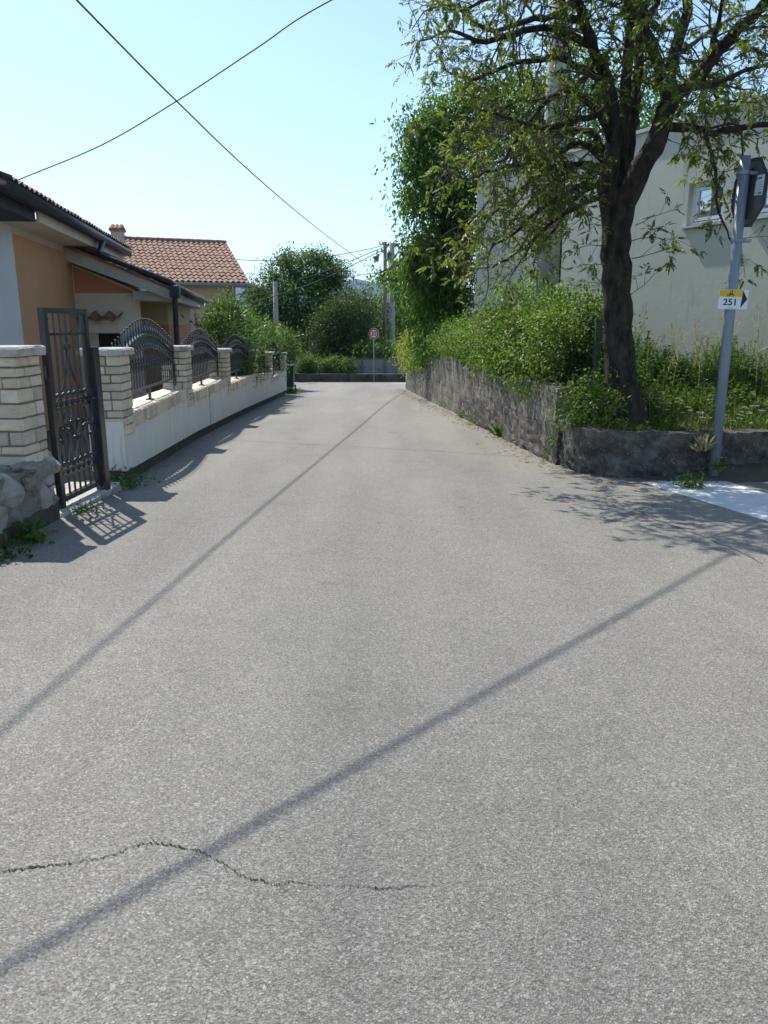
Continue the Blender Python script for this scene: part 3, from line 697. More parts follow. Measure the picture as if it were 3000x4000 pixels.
# recessed porch walls: ochre above, terracotta below
f = MB(); f.box((-5.75, 18.5, -1.1), (-5.04, 18.7, 2.15)); f.build('porch_wall', 'yellow', house)
f = MB()
a = Vector((-5.04, 18.5, 0)); e = a+wd*6.6; s_ = Vector((-.2, 0, 0))
f.add([(a.x, a.y, -1.1), (e.x, e.y, -1.1), (e.x-.2, e.y, -1.1), (a.x-.2, a.y+.2, -1.1), (a.x, a.y, 2.1), (e.x, e.y, 2.1), (e.x-.2, e.y, 2.1), (a.x-.2, a.y+.2, 2.1)], [(0, 3, 2, 1), (4, 5, 6, 7), (0, 1, 5, 4), (1, 2, 6, 5), (2, 3, 7, 6), (3, 0, 4, 7)]); f.build('side_wall', 'yellow', house)
f = MB(); f.box((-5.72, 18.488, -1.1), (-5.03, 18.52, 1.52)); f.add([(a.x+.012, a.y-.01, -1.1), (e.x+.012, e.y, -1.1), (e.x+.012, e.y, 1.5), (a.x+.012, a.y-.01, 1.52)], [(0, 1, 2, 3)]); f.build('terracotta_dado', 'terracotta', house)
f = MB(); o = Vector((WXe, 15.95, ez)); upw = Vector((-math.cos(R(21.5)), -.163*math.cos(R(21.5))*0, math.sin(R(21.5))))
tile_roof('wing_roof', o+Vector((0, 0, .08)), wd, Vector((-math.cos(R(21.5)), 0, math.sin(R(21.5)))), 10.6, 2.35, 'tileold', house, ridge=False, thick=.06)
# verge beam, eave board
f.add([Vector((x, y, z)) for y in (15.98, 16.2) for x, z in ((WXe+.02, ez-.2), (WXe+.02, ez+.0), (-6.45, ez+2.2*tn), (-6.45, ez-.26+2.2*tn))], [(0, 1, 2, 3), (7, 6, 5, 4), (0, 4, 5, 1), (1, 5, 6, 2), (2, 6, 7, 3), (3, 7, 4, 0)])
f.build('verge_beam', 'concrete', house)
f = MB(); q = o+wd*10.5
f.add([Vector((o.x+.015, o.y+.26, ez-.22)), Vector((q.x, q.y, ez-.22)), Vector((q.x-.85, q.y, ez-.20)), Vector((o.x-.85, o.y+.26, ez-.20)), Vector((o.x+.015, o.y+.26, ez)), Vector((q.x, q.y, ez)), Vector((q.x-.85, q.y, ez-.02)), Vector((o.x-.85, o.y+.26, ez-.02))], [(0, 3, 2, 1), (4, 5, 6, 7), (0, 1, 5, 4), (1, 2, 6, 5), (2, 3, 7, 6), (3, 0, 4, 7)])
f.build('eave_board', 'concrete', house)
f = MB(); gut(f, o+Vector((.09, .0, .02)), q+Vector((.09, 0, .0)), .075); f.build('gutter', 'gutter', house, True)
f = MB()
g0 = hw(-.1, .68, 3.27)
f.tube([g0, g0+Vector((0, 0, -.08)), Vector((-5.62, 15.95, 2.92)), Vector((-5.55, 15.9, 2.86)), Vector((-4.22, 15.86, ez+.14)), Vector((-4.14, 15.86, ez+.06)), Vector((-4.14, 15.88, ez-.12)), Vector((-4.17, 15.9, ez-.22)), Vector((-4.2, 15.9, -.5))], .055, 8)
f.build('downpipe', 'gutter', house, True)
f = MB(); f.bbox((-4.23, 15.77, ez-.16), (-4.05, 15.97, ez+.08), .02); f.build('rain_hopper', 'gutter', house)
# niche shade painted as a flat dark panel, little canopy of barrel tiles above
f = MB(); f.box((-5.95, WY-.006, -.6), (-5.50, WY+.03, 1.36)); f.build('doorway_shade_panel', 'opening_shade', house)
f = MB(); f.box((-6.3, WY-.10, 1.54), (-5.44, WY-.002, 1.64)); f.box((-6.2, WY-.16, 1.37), (-5.44, WY-.003, 1.54)); f.build('lintel', 'wallcream', house)
f = MB(); n = 45
for j, (yy, zz) in enumerate(((WY-.26, 1.655), (WY, 1.735))): pass
vs = []
for yy, zz in ((WY-.30, 1.65), (WY-.002, 1.74)):
    for d in (0, .022):
        for i in range(n+1): x = -6.38+.98*i/n; vs.append((x, yy, zz+.055*math.sin(2*PI*(x+.05)/.30)+d))
m = n+1; fs = []
for i in range(n): fs += [(i, i+1, 2*m+i+1, 2*m+i), (m+i, 3*m+i, 3*m+i+1, m+i+1), (i, m+i, m+i+1, i+1), (2*m+i, 2*m+i+1, 3*m+i+1, 3*m+i)]
f.add(vs, fs); f.build('tile_canopy', 'tile', house)
house.location = (-7.68, 19.8, -1.04); house.scale = (1.2,)*3
# -- the second house with the bright tiled roof
e1 = Vector((.92, .39, 0)).normalized(); e2 = Vector((-e1.y, e1.x, 0)); K = Vector((-5.05, 30.0, 0))
h2 = thing('salmon_house', 'salmon plastered house with a sunlit orange barrel-tile roof behind the low house', 'house', (K.x, K.y, -1.2))
def h2p(a, b, z): q = K-e1*a+e2*b; return Vector((q.x, q.y, z))
def h2box(f, a0, a1, b0, b1, z0, z1, mi=0):
    P = [h2p(a, b, z) for z in (z0, z1) for a, b in ((a0, b0), (a1, b0), (a1, b1), (a0, b1))]
    f.add(P, [(0, 1, 2, 3), (4, 7, 6, 5), (0, 4, 5, 1), (1, 5, 6, 2), (2, 6, 7, 3), (3, 7, 4, 0)], mi)
f = MB(); h2box(f, .42, 10, .45, 7.2, -1.4, 2.92)
gz1 = 2.92+3.35*math.tan(R(24.5))
for a in (.42, 9.8): f.add([h2p(a, .45, 2.92), h2p(a, 7.2, 2.92), h2p(a, 3.82, gz1-.25)], [(0, 1, 2)])
f.build('wall', 'pink', h2)
s2 = R(24.5)
tile_roof('front_roof', h2p(10.2, 0, 3.0), e1, e2*math.cos(s2)+Vector((0, 0, math.sin(s2))), 10.2, 4.2, 'tile', h2, tw=.2, row=.3, amp=.05)
tile_roof('rear_roof', h2p(0, 7.64, 3.0), -e1, -e2*math.cos(s2)+Vector((0, 0, math.sin(s2))), 10.2, 4.2, 'tile', h2, tw=.2, row=.3, ridge=False)
f = MB(); f.tube([h2p(10.2, -.07, 2.93), h2p(-.03, -.07, 2.93)], .07, 8); f.build('gutter', 'gutterg', h2, True)
f = MB(); h2box(f, .05, 10.1, .0, .5, 2.85, 2.9); f.build('soffit', 'concrete', h2)
f = MB(); f.tube([h2p(.12, -.06, 2.88), h2p(.12, -.02, 2.72), h2p(.36, .36, 2.4), h2p(.36, .38, -1.3)], .05, 8); f.build('downpipe', 'gutterg', h2, True)
ch = at(462, 945, 31.3); f = MB(); f.box((ch.x-.20, ch.y-.2, 3.6), (ch.x+.20, ch.y+.2, 4.98)); f.box((ch.x-.235, ch.y-.235, 4.78), (ch.x+.235, ch.y+.235, 4.84)); chm = f.build('chimney', 'concrete', h2)
f = MB()
for q in range(3): f.tube([(ch.x-.16+.16*q, ch.y-.3, 5.0), (ch.x-.16+.16*q, ch.y, 5.16), (ch.x-.16+.16*q, ch.y+.3, 5.0)], [.085, .085, .085], 8)
f.box((ch.x-.24, ch.y-.24, 4.98), (ch.x+.24, ch.y+.24, 5.03)); cc = f.build('chimney_cap', 'tile', h2); 
h2.location = (-6.31, 37.5, -1.9); h2.scale = (1.25,)*3
# ================================================================ the sage house and the walls on the other side
FA, FB = Vector((6.08, 16.2, 0)), Vector((2.60, 22.95, 0)); fd = (FB-FA).normalized(); fn = Vector((-fd.y, fd.x, 0))
if fn.x > 0: fn = -fn
sage = thing('sage_house', 'flat-roofed house with pale sage plaster and white windows behind the big tree', 'house', (FB.x, FB.y, -.6))
LF = (FB-FA).length
def fp(s, o, z): q = FA+fd*s+fn*o; return Vector((q.x, q.y, z))     # s from the window corner towards the far corner
def fs_of(u, v, o=0):
    d = ray(u, v); c = Vector((0, 0, HC)); k = (FA+fn*o-c).dot(fn)/d.dot(fn); p = c+d*k; return (p-FA).dot(fd), p.z
ZR = 5.42
wins = []
s0, zt_ = fs_of(2693, 717); s1, zt2 = fs_of(2838, 692); _, zb_ = fs_of(2683, 884); 
wins.append((s1, s0, zb_, zt_)); wins.append((s1-.62-(s0-s1), s1-.62, zb_, zt_))
f = MB(); s_lo = -9.0
def fbox(f, sa, sb, oa, ob, za, zb2, mi=0):
    P = [fp(s, o, z) for z in (za, zb2) for s, o in ((sa, oa), (sb, oa), (sb, ob), (sa, ob))]
    f.add(P, [(0, 1, 2, 3), (4, 7, 6, 5), (0, 4, 5, 1), (1, 5, 6, 2), (2, 6, 7, 3), (3, 7, 4, 0)], mi)
# street front with real openings
cuts = sorted(wins); edges = [s_lo]+[e for w_ in cuts for e in w_[:2]]+[LF]
for i, (a, b) in enumerate(zip(edges, edges[1:])):
    if i % 2 == 0: fbox(f, a, b, -.3, 0, -1, ZR)
    else: fbox(f, a, b, -.3, 0, -1, zb_); fbox(f, a, b, -.3, 0, zt_, ZR)
fbox(f, LF-.3, LF, -9, -.3, -1, ZR); fbox(f, s_lo, LF-.3, -9, -8.7, -1, ZR); fbox(f, s_lo, LF-.3, -8.7, -.3, ZR-.4, ZR-.2); fbox(f, s_lo, LF-.3, -8.7, -.3, zb_-1.2, zb_-1.1)
f.build('wall', 'facade', sage)
f = MB(); fbox(f, s_lo-.05, LF+.06, -9.05, .06, ZR+.002, ZR+.07); f.build('roof_edge', 'sillm', sage)
for a, b, z0, z1 in wins:
    d = .13; g = MB()
    for (p0, p1, q0, q1) in ((a, b, z0+.002, z0+.07), (a, b, z1-.07, z1-.002), (a, a+.07, z0+.071, z1-.071), (b-.07, b, z0+.071, z1-.071)): fbox(g, p0, p1, -d-.07, -d, q0, q1)
    fr = g.build('window', 'pvc', sage)
    g = MB()
    for (p0, p1, q0, q1) in ((a+.085, b-.085, z0+.085, z0+.15), (a+.085, b-.085, z1-.15, z1-.085), (a+.085, a+.15, z0+.151, z1-.151), (b-.15, b-.085, z0+.151, z1-.151)): fbox(g, p0, p1, -d-.06, -d+.012, q0, q1)
    g.build('sash', 'pvc', fr)
    g = MB(); fbox(g, a+.13, b-.13, -d-.035, -d-.025, z0+.13, z1-.13); g.build('pane', 'glass', fr)
    g = MB(); fbox(g, a-.05, b+.07, -d, .075, z0-.045, z0-.002); g.build('sill', 'sillm', fr)
    g = MB(); fbox(g, a+.02, b-.02, -.62, -.60, z0, z1); g.build('curtain', 'curtain', fr)
    for bb in [x for x in COL.objects if x.parent == fr]: pass
# retaining wall, stepped and cracked
def thickline(pts, zlo, zhi, th, mat, name, parent, sub=.22, rough=.02):
    """wall along a polyline, subdivided and roughened on its faces; side = away from the street (+x)"""
    P = [Vector((x, y, 0)) for x, y in pts]; S = []
    for a, b in zip(P, P[1:]):
        n = max(1, int((b-a).length/sub))
        for i in range(n): S.append(a+(b-a)*i/n)
    S.append(P[-1]); N = len(S); rows_ = 9; b = MB(); vs = []
    for i, p in enumerate(S):
        d = (S[min(i+1, N-1)]-S[max(i-1, 0)]).normalized(); nrm = Vector((-d.y, d.x, 0))    # towards the street when walking away to the front
        zl = zlo(p); zh = zhi(p)
        col = []
        for j in range(rows_):
            f_ = j/(rows_-1); col.append(p+nrm*random.uniform(-rough, rough)*(1.5-f_)+Vector((0, 0, zl+(zh-zl)*f_+(random.uniform(-.012, .012) if 0 < j else 0))))
        col.append(p-nrm*th*.5+Vector((0, 0, zh+random.uniform(-.012, .012)))); col.append(p-nrm*th+Vector((0, 0, zh+random.uniform(-.01, .01)))); col.append(p-nrm*th+Vector((0, 0, zl)))
        vs += col
    m = rows_+3
    fs = [(i*m+j, (i+1)*m+j, (i+1)*m+j+1, i*m+j+1) for i in range(N-1) for j in range(m-1)]+[tuple(range(m)), tuple((N-1)*m+j for j in range(m))[::-1]]
    b.add(vs, fs); return b.build(name, mat, parent)
rwall = thing('retaining_wall', 'tall weathered concrete retaining wall overgrown with a leafy hedge', 'wall', (2.0, 18, gz(18)))
yy = [11.25, 12.65, 14.5, 16.64, 19, 21, 23.4]
thickline([(rwallx(y), y) for y in yy], lambda p: gz(p.y)-.05, lambda p: .655, .27, 'oldconc', 'upper_section', rwall, rough=.014)
thickline([(rwallx(y), y) for y in (23.42, 25.5, 26.3)], lambda p: gz(p.y)-.05, lambda p: .46, .27, 'oldconc', 'middle_section', rwall, rough=.014)
thickline([(rwallx(y), y) for y in (26.32, 29, 31.5, 34.6)]+[(1.6, 35.0), (3.5, 35.1)], lambda p: gz(p.y)-.05, lambda p: .12-.45*min(1, max(0, (p.y-26.3)/8.3)), .27, 'oldconc', 'lower_section', rwall, rough=.014)
thickline([(rwallx(y)-.055, y) for y in (10.95, 12.65, 14.5, 16.64, 19.6)], lambda p: gz(p.y)-.05, lambda p: gz(p.y)+.52+.08*math.sin(p.y*2.3), .05, 'roughconc', 'crumbling_base', rwall, .15, .022)
pw = thing('planter_wall', 'low curved pebbly concrete wall holding the bed of the big tree', 'wall', (3.6, 9.8, gz(9.8)))
pts = [(8.8, 10.25), (6.8, 10.05), (5.03, 9.90), (4.3, 9.78), (3.63, 9.72), (3.2, 9.77), (2.93, 9.86), (2.72, 10.02), (2.61, 10.25), (2.56, 10.6), (2.53, 11.22)]
thickline(pts, lambda p: gz(p.y)-.05, lambda p: .215, .27, 'roughconc', 'wall_face', pw, .075, .032)
vb = MB(); L_ = [(3.35, 9.60), (3.9, 9.52), (4.5, 9.50), (5.2, 9.58), (7, 9.75), (9, 9.95)]; vs = []
for i, (x, y) in enumerate(L_):
    k = min(1, i/2); vs += [(x, y, gz(y)+.006), (x, y+.12, gz(y)+.09*k+.012), (x, y+.45, gz(y)+.155*k+.02)]
vb.add(vs, [(3*i+j, 3*i+3+j, 3*i+4+j, 3*i+1+j) for i in range(len(L_)-1) for j in (0, 1)]); tag(vb.build('verge', 'earth', None, True), kind='structure')
# earth behind the walls
def soilz(x, y):
    if y < 16: k = min(1, max(0, (y-10.4)/4.5)); return .13+.42*k*k*(3-2*k)
    return .55 if y < 23 else max(-.6, .55-.06*(y-23))
b = MB(); ys_ = [9.98, 10.3, 10.8, 11.4, 12.5, 14, 16, 19, 22, 23.4, 26, 30, 34.8]; vs = []; nx = 9
for y in ys_:
    x0 = (rwallx(y)+.2) if y > 11 else (2.9 if y < 10.2 else 2.75)
    x1 = 11 if y < 12 else 12
    for i in range(nx): x = x0+(x1-x0)*i/(nx-1); yy_ = y+(max(0, x-4)*.07 if y < 10.2 else 0); vs.append((x, yy_, soilz(x, y)+(random.uniform(-.03, .03) if 0 < i < nx-1 else 0)-(.02 if y < 11 else .0)))
b.add(vs, [(j*nx+i, j*nx+i+1, (j+1)*nx+i+1, (j+1)*nx+i) for j in range(len(ys_)-1) for i in range(nx-1)])
tag(b.build('planting_bed', 'soil', None, True), kind='structure')
# ================================================================ poles, cables, signs
def pole(name, label, x, y, z0, z1, r0, r1, mat, group=None, cat='utility pole', n=14):
    o = thing(name, label, cat, (x, y, z0), 0, group); f = MB(); f.tube([(x, y, z0-.3), (x, y, (z0+z1)/2), (x, y, z1)], [r0, (r0+r1)/2, r1], n); s = f.build('shaft', mat, o, True); return o
PX, PYY = 3.36, 16.5; PZ = 9.6
bp = pole('utility_pole', 'thick concrete pole rising through the branches before the sage house', PX, PYY, .3, PZ, .245, .19, 'poleconc', None, n=20)
f = MB(); f.box((PX-.9, PYY-.05, PZ-.35), (PX+.9, PYY+.05, PZ-.25)); f.build('crossarm', 'galv', bp)
f = MB(); f.tube([(PX+.235, PYY-.06, .4), (PX+.20, PYY-.06, PZ-1)], .03, 8); f.build('shade_strip', 'gutter', bp, True)  # dark strip added to stand for the shade on the pole's right side
pa = at(1503, 945, 50); pb_ = at(1525, 950, 49)
q1 = pole('utility_pole', 'thin brown roadside pole carrying the small street lamp at the bend', pa.x+.02, 50, gz(50)-.3, pa.z, .155, .105, 'polebrown', 'poles at the bend')
q2 = pole('utility_pole', 'pale grey concrete pole standing close beside the thin brown lamp pole', pb_.x+.1, 49, gz(49)-.3, pb_.z, .24, .15, 'poleconc', 'poles at the bend')
for q, p in ((q1, pa), (q2, pb_)):
    f = MB(); f.box((p.x-.34, p.y-.04, p.z-.18), (p.x+.38, p.y+.04, p.z-.12)); f.build('crossarm', 'galv', q)
    for i, dx in enumerate((-.3, -.12, .33)):
        f = MB(); f.tube([(p.x+dx, p.y, p.z-.12), (p.x+dx, p.y, p.z-.05), (p.x+dx, p.y, p.z+.02)], [.03, .045, .02], 8); f.build('insulator', 'cable', q, True)
f = MB(); f.box((pb_.x-.2, 48.7, pb_.z-1.0), (pb_.x+.02, 48.9, pb_.z-.55)); f.build('junction_box', 'metalbox', q2)
lp = at(1474, 1006, 50)
f = MB(); f.tube([(pa.x, 50, lp.z+.35), (lp.x+.3, 50, lp.z+.32), (lp.x+.05, 49.95, lp.z+.1)], .025, 8); la = f.build('lamp_arm', 'galv', q1, True)
f = MB(); f.tube([(lp.x+.1, 49.9, lp.z+.18), (lp.x, 49.85, lp.z+.05), (lp.x-.1, 49.8, lp.z-.1), (lp.x-.13, 49.8, lp.z-.14)], [.05, .12, .23, .22], 12); f.build('lamp_head', 'ironlite', la, True)
f = MB(); f.ball((lp.x-.13, 49.79, lp.z-.19), .12, 8); f.build('bulb', 'signwhite', la, True)
pc = at(1074, 1100, 44); q3 = pole('utility_pole', 'slim grey concrete post among the trees beyond the oleander', pc.x, 44, gz(44)-.3, pc.z, .16, .115, 'poleconc')
def cable(label, pts, r, sag=0):
    P = [Vector(p) for p in pts]; out = []
    for i in range(len(P)-1):
        a = P[max(i-1, 0)]; b = P[i]; c = P[i+1]; d = P[min(i+2, len(P)-1)]
        for q in range(10):
            s = q/10; p = .5*((2*b)+(c-a)*s+(2*a-5*b+4*c-d)*s*s+(3*b-a-3*c+d)*s**3)
            p.z -= sag*4*s*(1-s) if len(P) == 2 else 0; out.append(p)
    out.append(P[-1]); f = MB(); f.tube(out, r, 5)
    return tag(f.build('overhead_cable', 'cable', None, True), label, 'cable', 'overhead cables')
def A(pts): return [at(u, v, y) for u, v, y in pts]
cable('long thick cable running from above the low house to the paired poles at the bend', [Vector((-5.1, 2, 6.75)), Vector((-4.55, 6.5, 6.2))]+A([(300, 0, 11.35), (690, 395, 14.76), (1000, 690, 20.15), (1250, 900, 30.4), (1440, 1040, 46), (1470, 1050, 48)])+A([(1505, 1070, 50)]), .014)
hb = A([(60, 712, 18.9), (90, 695, 18.8), (400, 565, 18.4), (690, 395, 18.0), (1000, 190, 17.6), (1295, 0, 17.2)]); cable('cable rising from the low house roof across the sky to the thick concrete pole', hb+[Vector((PX-.2, PYY, PZ-.3))], .013)
s_ = Vector((Ld.x, Ld.y, Ld.z))
g1, g2 = gnd(0, 3790), gnd(2750, 2220); dd = (g2-g1); t9 = 9.2/.777
c1 = g1-Ld*t9+dd*2.35; c0 = g1-Ld*(8.6/.777)-dd*3.0
cable('thick cable overhead, seen only by its shadow across the near road', [g1+dd*q-Ld*(h/.777) for q, h in ((2.35, 9.2), (1.7, 7.4), (1.0, 5.9), (.5, 5.2), (0, 5.0), (-1, 5.1), (-3, 5.6))], .015)
cable('thin cable from the paired poles leftwards past the salmon house roof', A([(1497, 960, 50), (1380, 985, 50), (1254, 1005, 50), (1056, 1018, 49), (910, 1013, 47), (760, 1000, 44)]), .02)
cable('upper of two sagging cables from the brown pole to the slim post', A([(1497, 966, 50), (1288, 1052, 47), (1180, 1090, 45.5), (1074, 1112, 44)]), .022)
cable('cable from the slim post top down behind the oleander', A([(1074, 1112, 44), (1010, 1128, 41), (945, 1147, 38), (900, 1160, 36)]), .018)
cable('lower of two sagging cables from the brown pole past the slim post', A([(1497, 976, 50), (1305, 1070, 47), (1190, 1118, 45), (1085, 1152, 43.5), (962, 1187, 38)]), .022)
cable('pale low cable tied to the middle of the slim post', A([(1450, 1085, 50), (1345, 1130, 48), (1237, 1176, 45.5), (1130, 1190, 44.3), (1074, 1186, 43.85), (956, 1201, 40)]), .016)
cable('short cable passing the paired poles above the bend trees', A([(1345, 1085, 52), (1437, 1070, 51), (1570, 1053, 50), (1650, 1040, 50)]), .018)
cable('dark cable climbing from the paired poles through the walnut leaves', A([(1532, 952, 49), (1575, 902, 45), (1598, 850, 42), (1664, 694, 35), (1789, 333, 26.5)])+[Vector((2.7, 21, 7.4)), Vector((PX, PYY, PZ-.3))], .018)
# speed limit sign
sx, sy = -.545, 42.0; sz = gz(sy)
sg = thing('speed_sign', 'round red-rimmed 30 speed limit sign on a thin pole by the bend', 'road sign', (sx, sy, sz))
f = MB(); f.tube([(0, 0, -.2), (0, 0, 2.82)], .032, 8); f.build('pole', 'galv', sg, True, world=False)
sr = .30; sc = Vector((0, -.045, 2.55)); tilt = Matrix.Translation(sc) @ Matrix.Rotation(R(-28), 4, 'Z') @ Matrix.Rotation(PI/2, 4, 'X')
def disc(r, h0, h1, n=40, sx=1): return [(r*sx*math.cos(2*PI*i/n), r*math.sin(2*PI*i/n)) for i in range(n)], 2, h0, h1
f = MB(); f.prism(*disc(sr, -.012, 0), mat=tilt); pl_ = f.build('plate', 'signwhite', sg, world=False)
f = MB(); n = 40
ring = [tilt @ Vector((r*math.cos(2*PI*i/n), r*math.sin(2*PI*i/n), .002)) for r in (.205, .285) for i in range(n)]
f.add(ring, [(i, (i+1) % n, n+(i+1) % n, n+i) for i in range(n)]); f.build('red_rim', 'signred', sg, world=False)
text_mesh('numerals', '30', .36, 'signblack', sg, tilt @ Matrix.Translation((0, -.005, .003)), .006, .88)
# stop sign seen from behind, on a leaning galvanised pole
P0 = at(2790, 1824, 9.62); P1 = at(2912, 610, 9.68); ax = (P1-P0); Hh = ax.length
ss = thing('stop_sign', 'octagonal road sign seen from its dark grey back on a leaning galvanised pole', 'road sign', tuple(P0))
f = MB(); f.tube([P0-ax*.03, P0+ax*.5, P1], .061, 14); f.build('pole', 'galv', ss, True)
oc = at(2922, 752, 9.76)+Vector((.02, 0, 0)); oct_ = [(.412*math.cos(PI/8+PI/4*i), .412*math.sin(PI/8+PI/4*i)) for i in range(8)]
OM = Matrix.Translation(oc+Vector((.02, .05, 0))) @ Matrix.Rotation(R(-86), 4, 'Z') @ Matrix.Rotation(R(5), 4, 'Y') @ Matrix.Rotation(PI/2, 4, 'X')
f = MB(); f.prism(oct_, 2, -.002, .004, 0, OM); f.build('plate', 'signback', ss)
f = MB(); i8 = [(x*.93, y*.93) for x, y in oct_]
f.add([OM @ Vector((x, y, z)) for z in (-.001, .014) for x, y in oct_]+[OM @ Vector((x, y, z)) for z in (.0141, .006) for x, y in i8], [(i, (i+1) % 8, 8+(i+1) % 8, 8+i) for i in range(8)]+[(8+i, 8+(i+1) % 8, 16+(i+1) % 8, 16+i) for i in range(8)]+[(16+i, 16+(i+1) % 8, 24+(i+1) % 8, 24+i) for i in range(8)])
f.build('plate_rim', 'signedge', ss)
for tt in (.95, .745):
    c = P0+ax*tt; f = MB(); f.tube([c-ax.normalized()*.02, c+ax.normalized()*.02], .070, 14); f.box((c.x+.05, c.y-.03, c.z-.016), (c.x+.16, c.y+.05, c.z+.016)); f.build('clamp', 'pvc' if False else 'galv', ss)
f = MB(); f.box((-.02, .27, .005), (.02, -.29, .04), 0, OM); f.build('stiffening_rail', 'signedge', ss)
SM = OM @ Matrix.Translation((.215, .075, .0055)); f = MB(); f.box((-.09, -.11, 0), (.09, .11, .002), 0, SM); st_ = f.build('sticker', 'signwhite', ss)
f = MB(); f.prism([(-.075+.022*math.cos(a), .075+.026*math.sin(a)) for a in np.linspace(0, 6.28, 12)[:-1]], 2, .0022, .003, 0, SM); f.box((-.04, .062, .0022), (.04, .088, .003), 0, SM); f.box((-.01, -.10, .0022), (.08, -.075, .003), 0, SM)
for q in range(4): f.box((-.01, .03-.028*q, .0022), (.07-.012*(q % 2), .037-.028*q, .003), 0, SM)
f.build('sticker_print', 'signblue', st_)
# bicycle route board 251
bc = at(2864, 1170, 9.565); TM = Matrix.Translation(bc) @ Matrix.Rotation(R(-9), 4, 'Z') @ Matrix.Rotation(PI/2, 4, 'X') @ Matrix.Rotation(R(-1.5), 4, 'Z')
W2, H2 = .167, .114
tb = thing('route_sign', 'small white and yellow cycle route board reading 251 with a black arrow', 'sign', tuple(bc))
f = MB(); f.bbox((-W2, -H2, -.02), (W2, H2, 0), .003, 0, TM); f.build('board', 'signwhite', tb)
f = MB(); f.box((-W2+.004, .032, .0004), (W2-.068, H2-.004, .0022), 0, TM); f.build('yellow_band', 'signyellow', tb)
f = MB(); f.prism([(W2-.066, H2-.006), (W2-.008, .005), (W2-.075, -H2+.018)], 2, .0004, .0026, 0, TM); f.build('arrow', 'signblack', tb)
off = Matrix.Translation(-bc)
text_mesh('numerals', '251', .105, 'signblack', tb, off @ TM @ Matrix.Translation((-.030, -.034, .003)), .0012, 1.05)
f = MB(); f.box((-.055, -.100, .0004), (.008, -.0965, .002), 0, TM); f.build('underline', 'signblack', tb)
f = MB()
def ringp(cx, cy, r, w): 
    k = 16; f.add([TM @ Vector((cx+q*math.cos(2*PI*i/k), cy+q*math.sin(2*PI*i/k), .0028)) for q in (r-w, r) for i in range(k)], [(i, (i+1) % k, k+(i+1) % k, k+i) for i in range(k)])
def bar2(x0, y0, x1, y1, w): f.tube([TM @ Vector((x0, y0, .003)), TM @ Vector((x1, y1, .003))], w, 5)
bx, by = -.034, .050
ringp(bx-.026, by, .0165, .005); ringp(bx+.026, by, .0165, .005)
for a in ((-.026, 0, -.008, .018), (-.008, .018, .018, .018), (.018, .018, .026, 0), (-.008, .018, .0, .0), (.0, .0, .018, .018), (-.026, 0, 0, 0), (-.012, .030, .010, .043), (.010, .043, .018, .024), (-.012, .030, .004, .014)): bar2(bx+a[0], by+a[1], bx+a[2], by+a[3], .0034)
f.ball(TM @ Vector((bx+.014, by+.053, .003)), .007, 8); f.build('bicycle_symbol', 'signblack', tb)
# ================================================================ far side of the junction: kerb wall, fences, bin
jw = thing('junction_wall', 'low dark concrete wall along the far side of the junction', 'wall', (-3, 42.4, gz(42.4)))
f = MB(); x = -14
while x < 10:
    l = random.uniform(1.3, 1.9); f.bbox((x, 42.3, gz(42.4)-.3), (x+l-.012, 42.62, gz(42.4)+.44+random.uniform(-.012, .012)), .012); x += l
f.build('wall_face', 'darkconc', jw)
pf = thing('plank_fence', 'grey upright plank fence with a rail behind the speed sign', 'fence', (0, 43.6, gz(43.6)))
f = MB(); x = -1.9
while x < 2.6: f.bbox((x, 43.58, -1.32), (x+.115, 43.61, -.42+.12*(x+1.9)/4.5), .004, 0, None, .003); x += .12
f.build('planks', 'plank', pf)
for z0 in (-.46, -1.3): f = MB(); f.add([(-2, 43.53, z0), (2.7, 43.53, z0+.12*(z0 > -1)), (2.7, 43.53, z0+.06+.12*(z0 > -1)), (-2, 43.53, z0+.06), (-2, 43.575, z0), (2.7, 43.575, z0+.12*(z0 > -1)), (2.7, 43.575, z0+.06+.12*(z0 > -1)), (-2, 43.575, z0+.06)], [(0, 1, 2, 3), (7, 6, 5, 4), (0, 4, 5, 1), (1, 5, 6, 2), (2, 6, 7, 3), (3, 7, 4, 0)]); f.build('rail', 'rust' if z0 > -1 else 'greyw', pf)
for x in (-1.2, .05, .7): f = MB(); f.box((x-.03, 43.47, -1.5), (x+.03, 43.528, -.36)); f.build('post', 'ironlite', pf)
bw = thing('block_wall', 'grey block wall with a pale coping and a rusty gate panel beside the clipped bush', 'wall', (-4.8, 44, gz(44)))
f = MB(); f.box((-12, 43.9, -2), (-3.75, 44.1, -.62)); f.build('blocks', 'greyw', bw)
f = MB(); f.bbox((-12, 43.85, -.62), (-3.75, 44.15, -.55), .01); f.build('coping', 'cap', bw)
f = MB(); 
for i in range(9): f.box((-3.7+i*.1, 43.95, -1.55), (-3.62+i*.1, 43.98, -.55))
f.box((-3.72, 43.985, -.75), (-2.78, 44.01, -.68)); f.box((-3.72, 43.985, -1.45), (-2.78, 44.01, -1.38)); f.build('rusty_gate', 'rust', bw)
bn = at(1126, 1500, 34.0); bz = gz(34)
bin_ = thing('wheelie_bin', 'dark green wheeled bin at the far end of the white wall', 'bin', (bn.x, 34, bz))
f = MB(); 
f.add([(sx_*(.23 if z < .5 else .28), sy_*(.26 if z < .5 else .33), z) for z in (.09, .98) for sx_, sy_ in ((-1, -1), (1, -1), (1, 1), (-1, 1))], [(0, 3, 2, 1), (4, 5, 6, 7), (0, 1, 5, 4), (1, 2, 6, 5), (2, 3, 7, 6), (3, 0, 4, 7)]); f.bbox((-.30, -.35, .94), (.30, .35, .985), .01); f.build('body', 'bin', bin_, world=False)
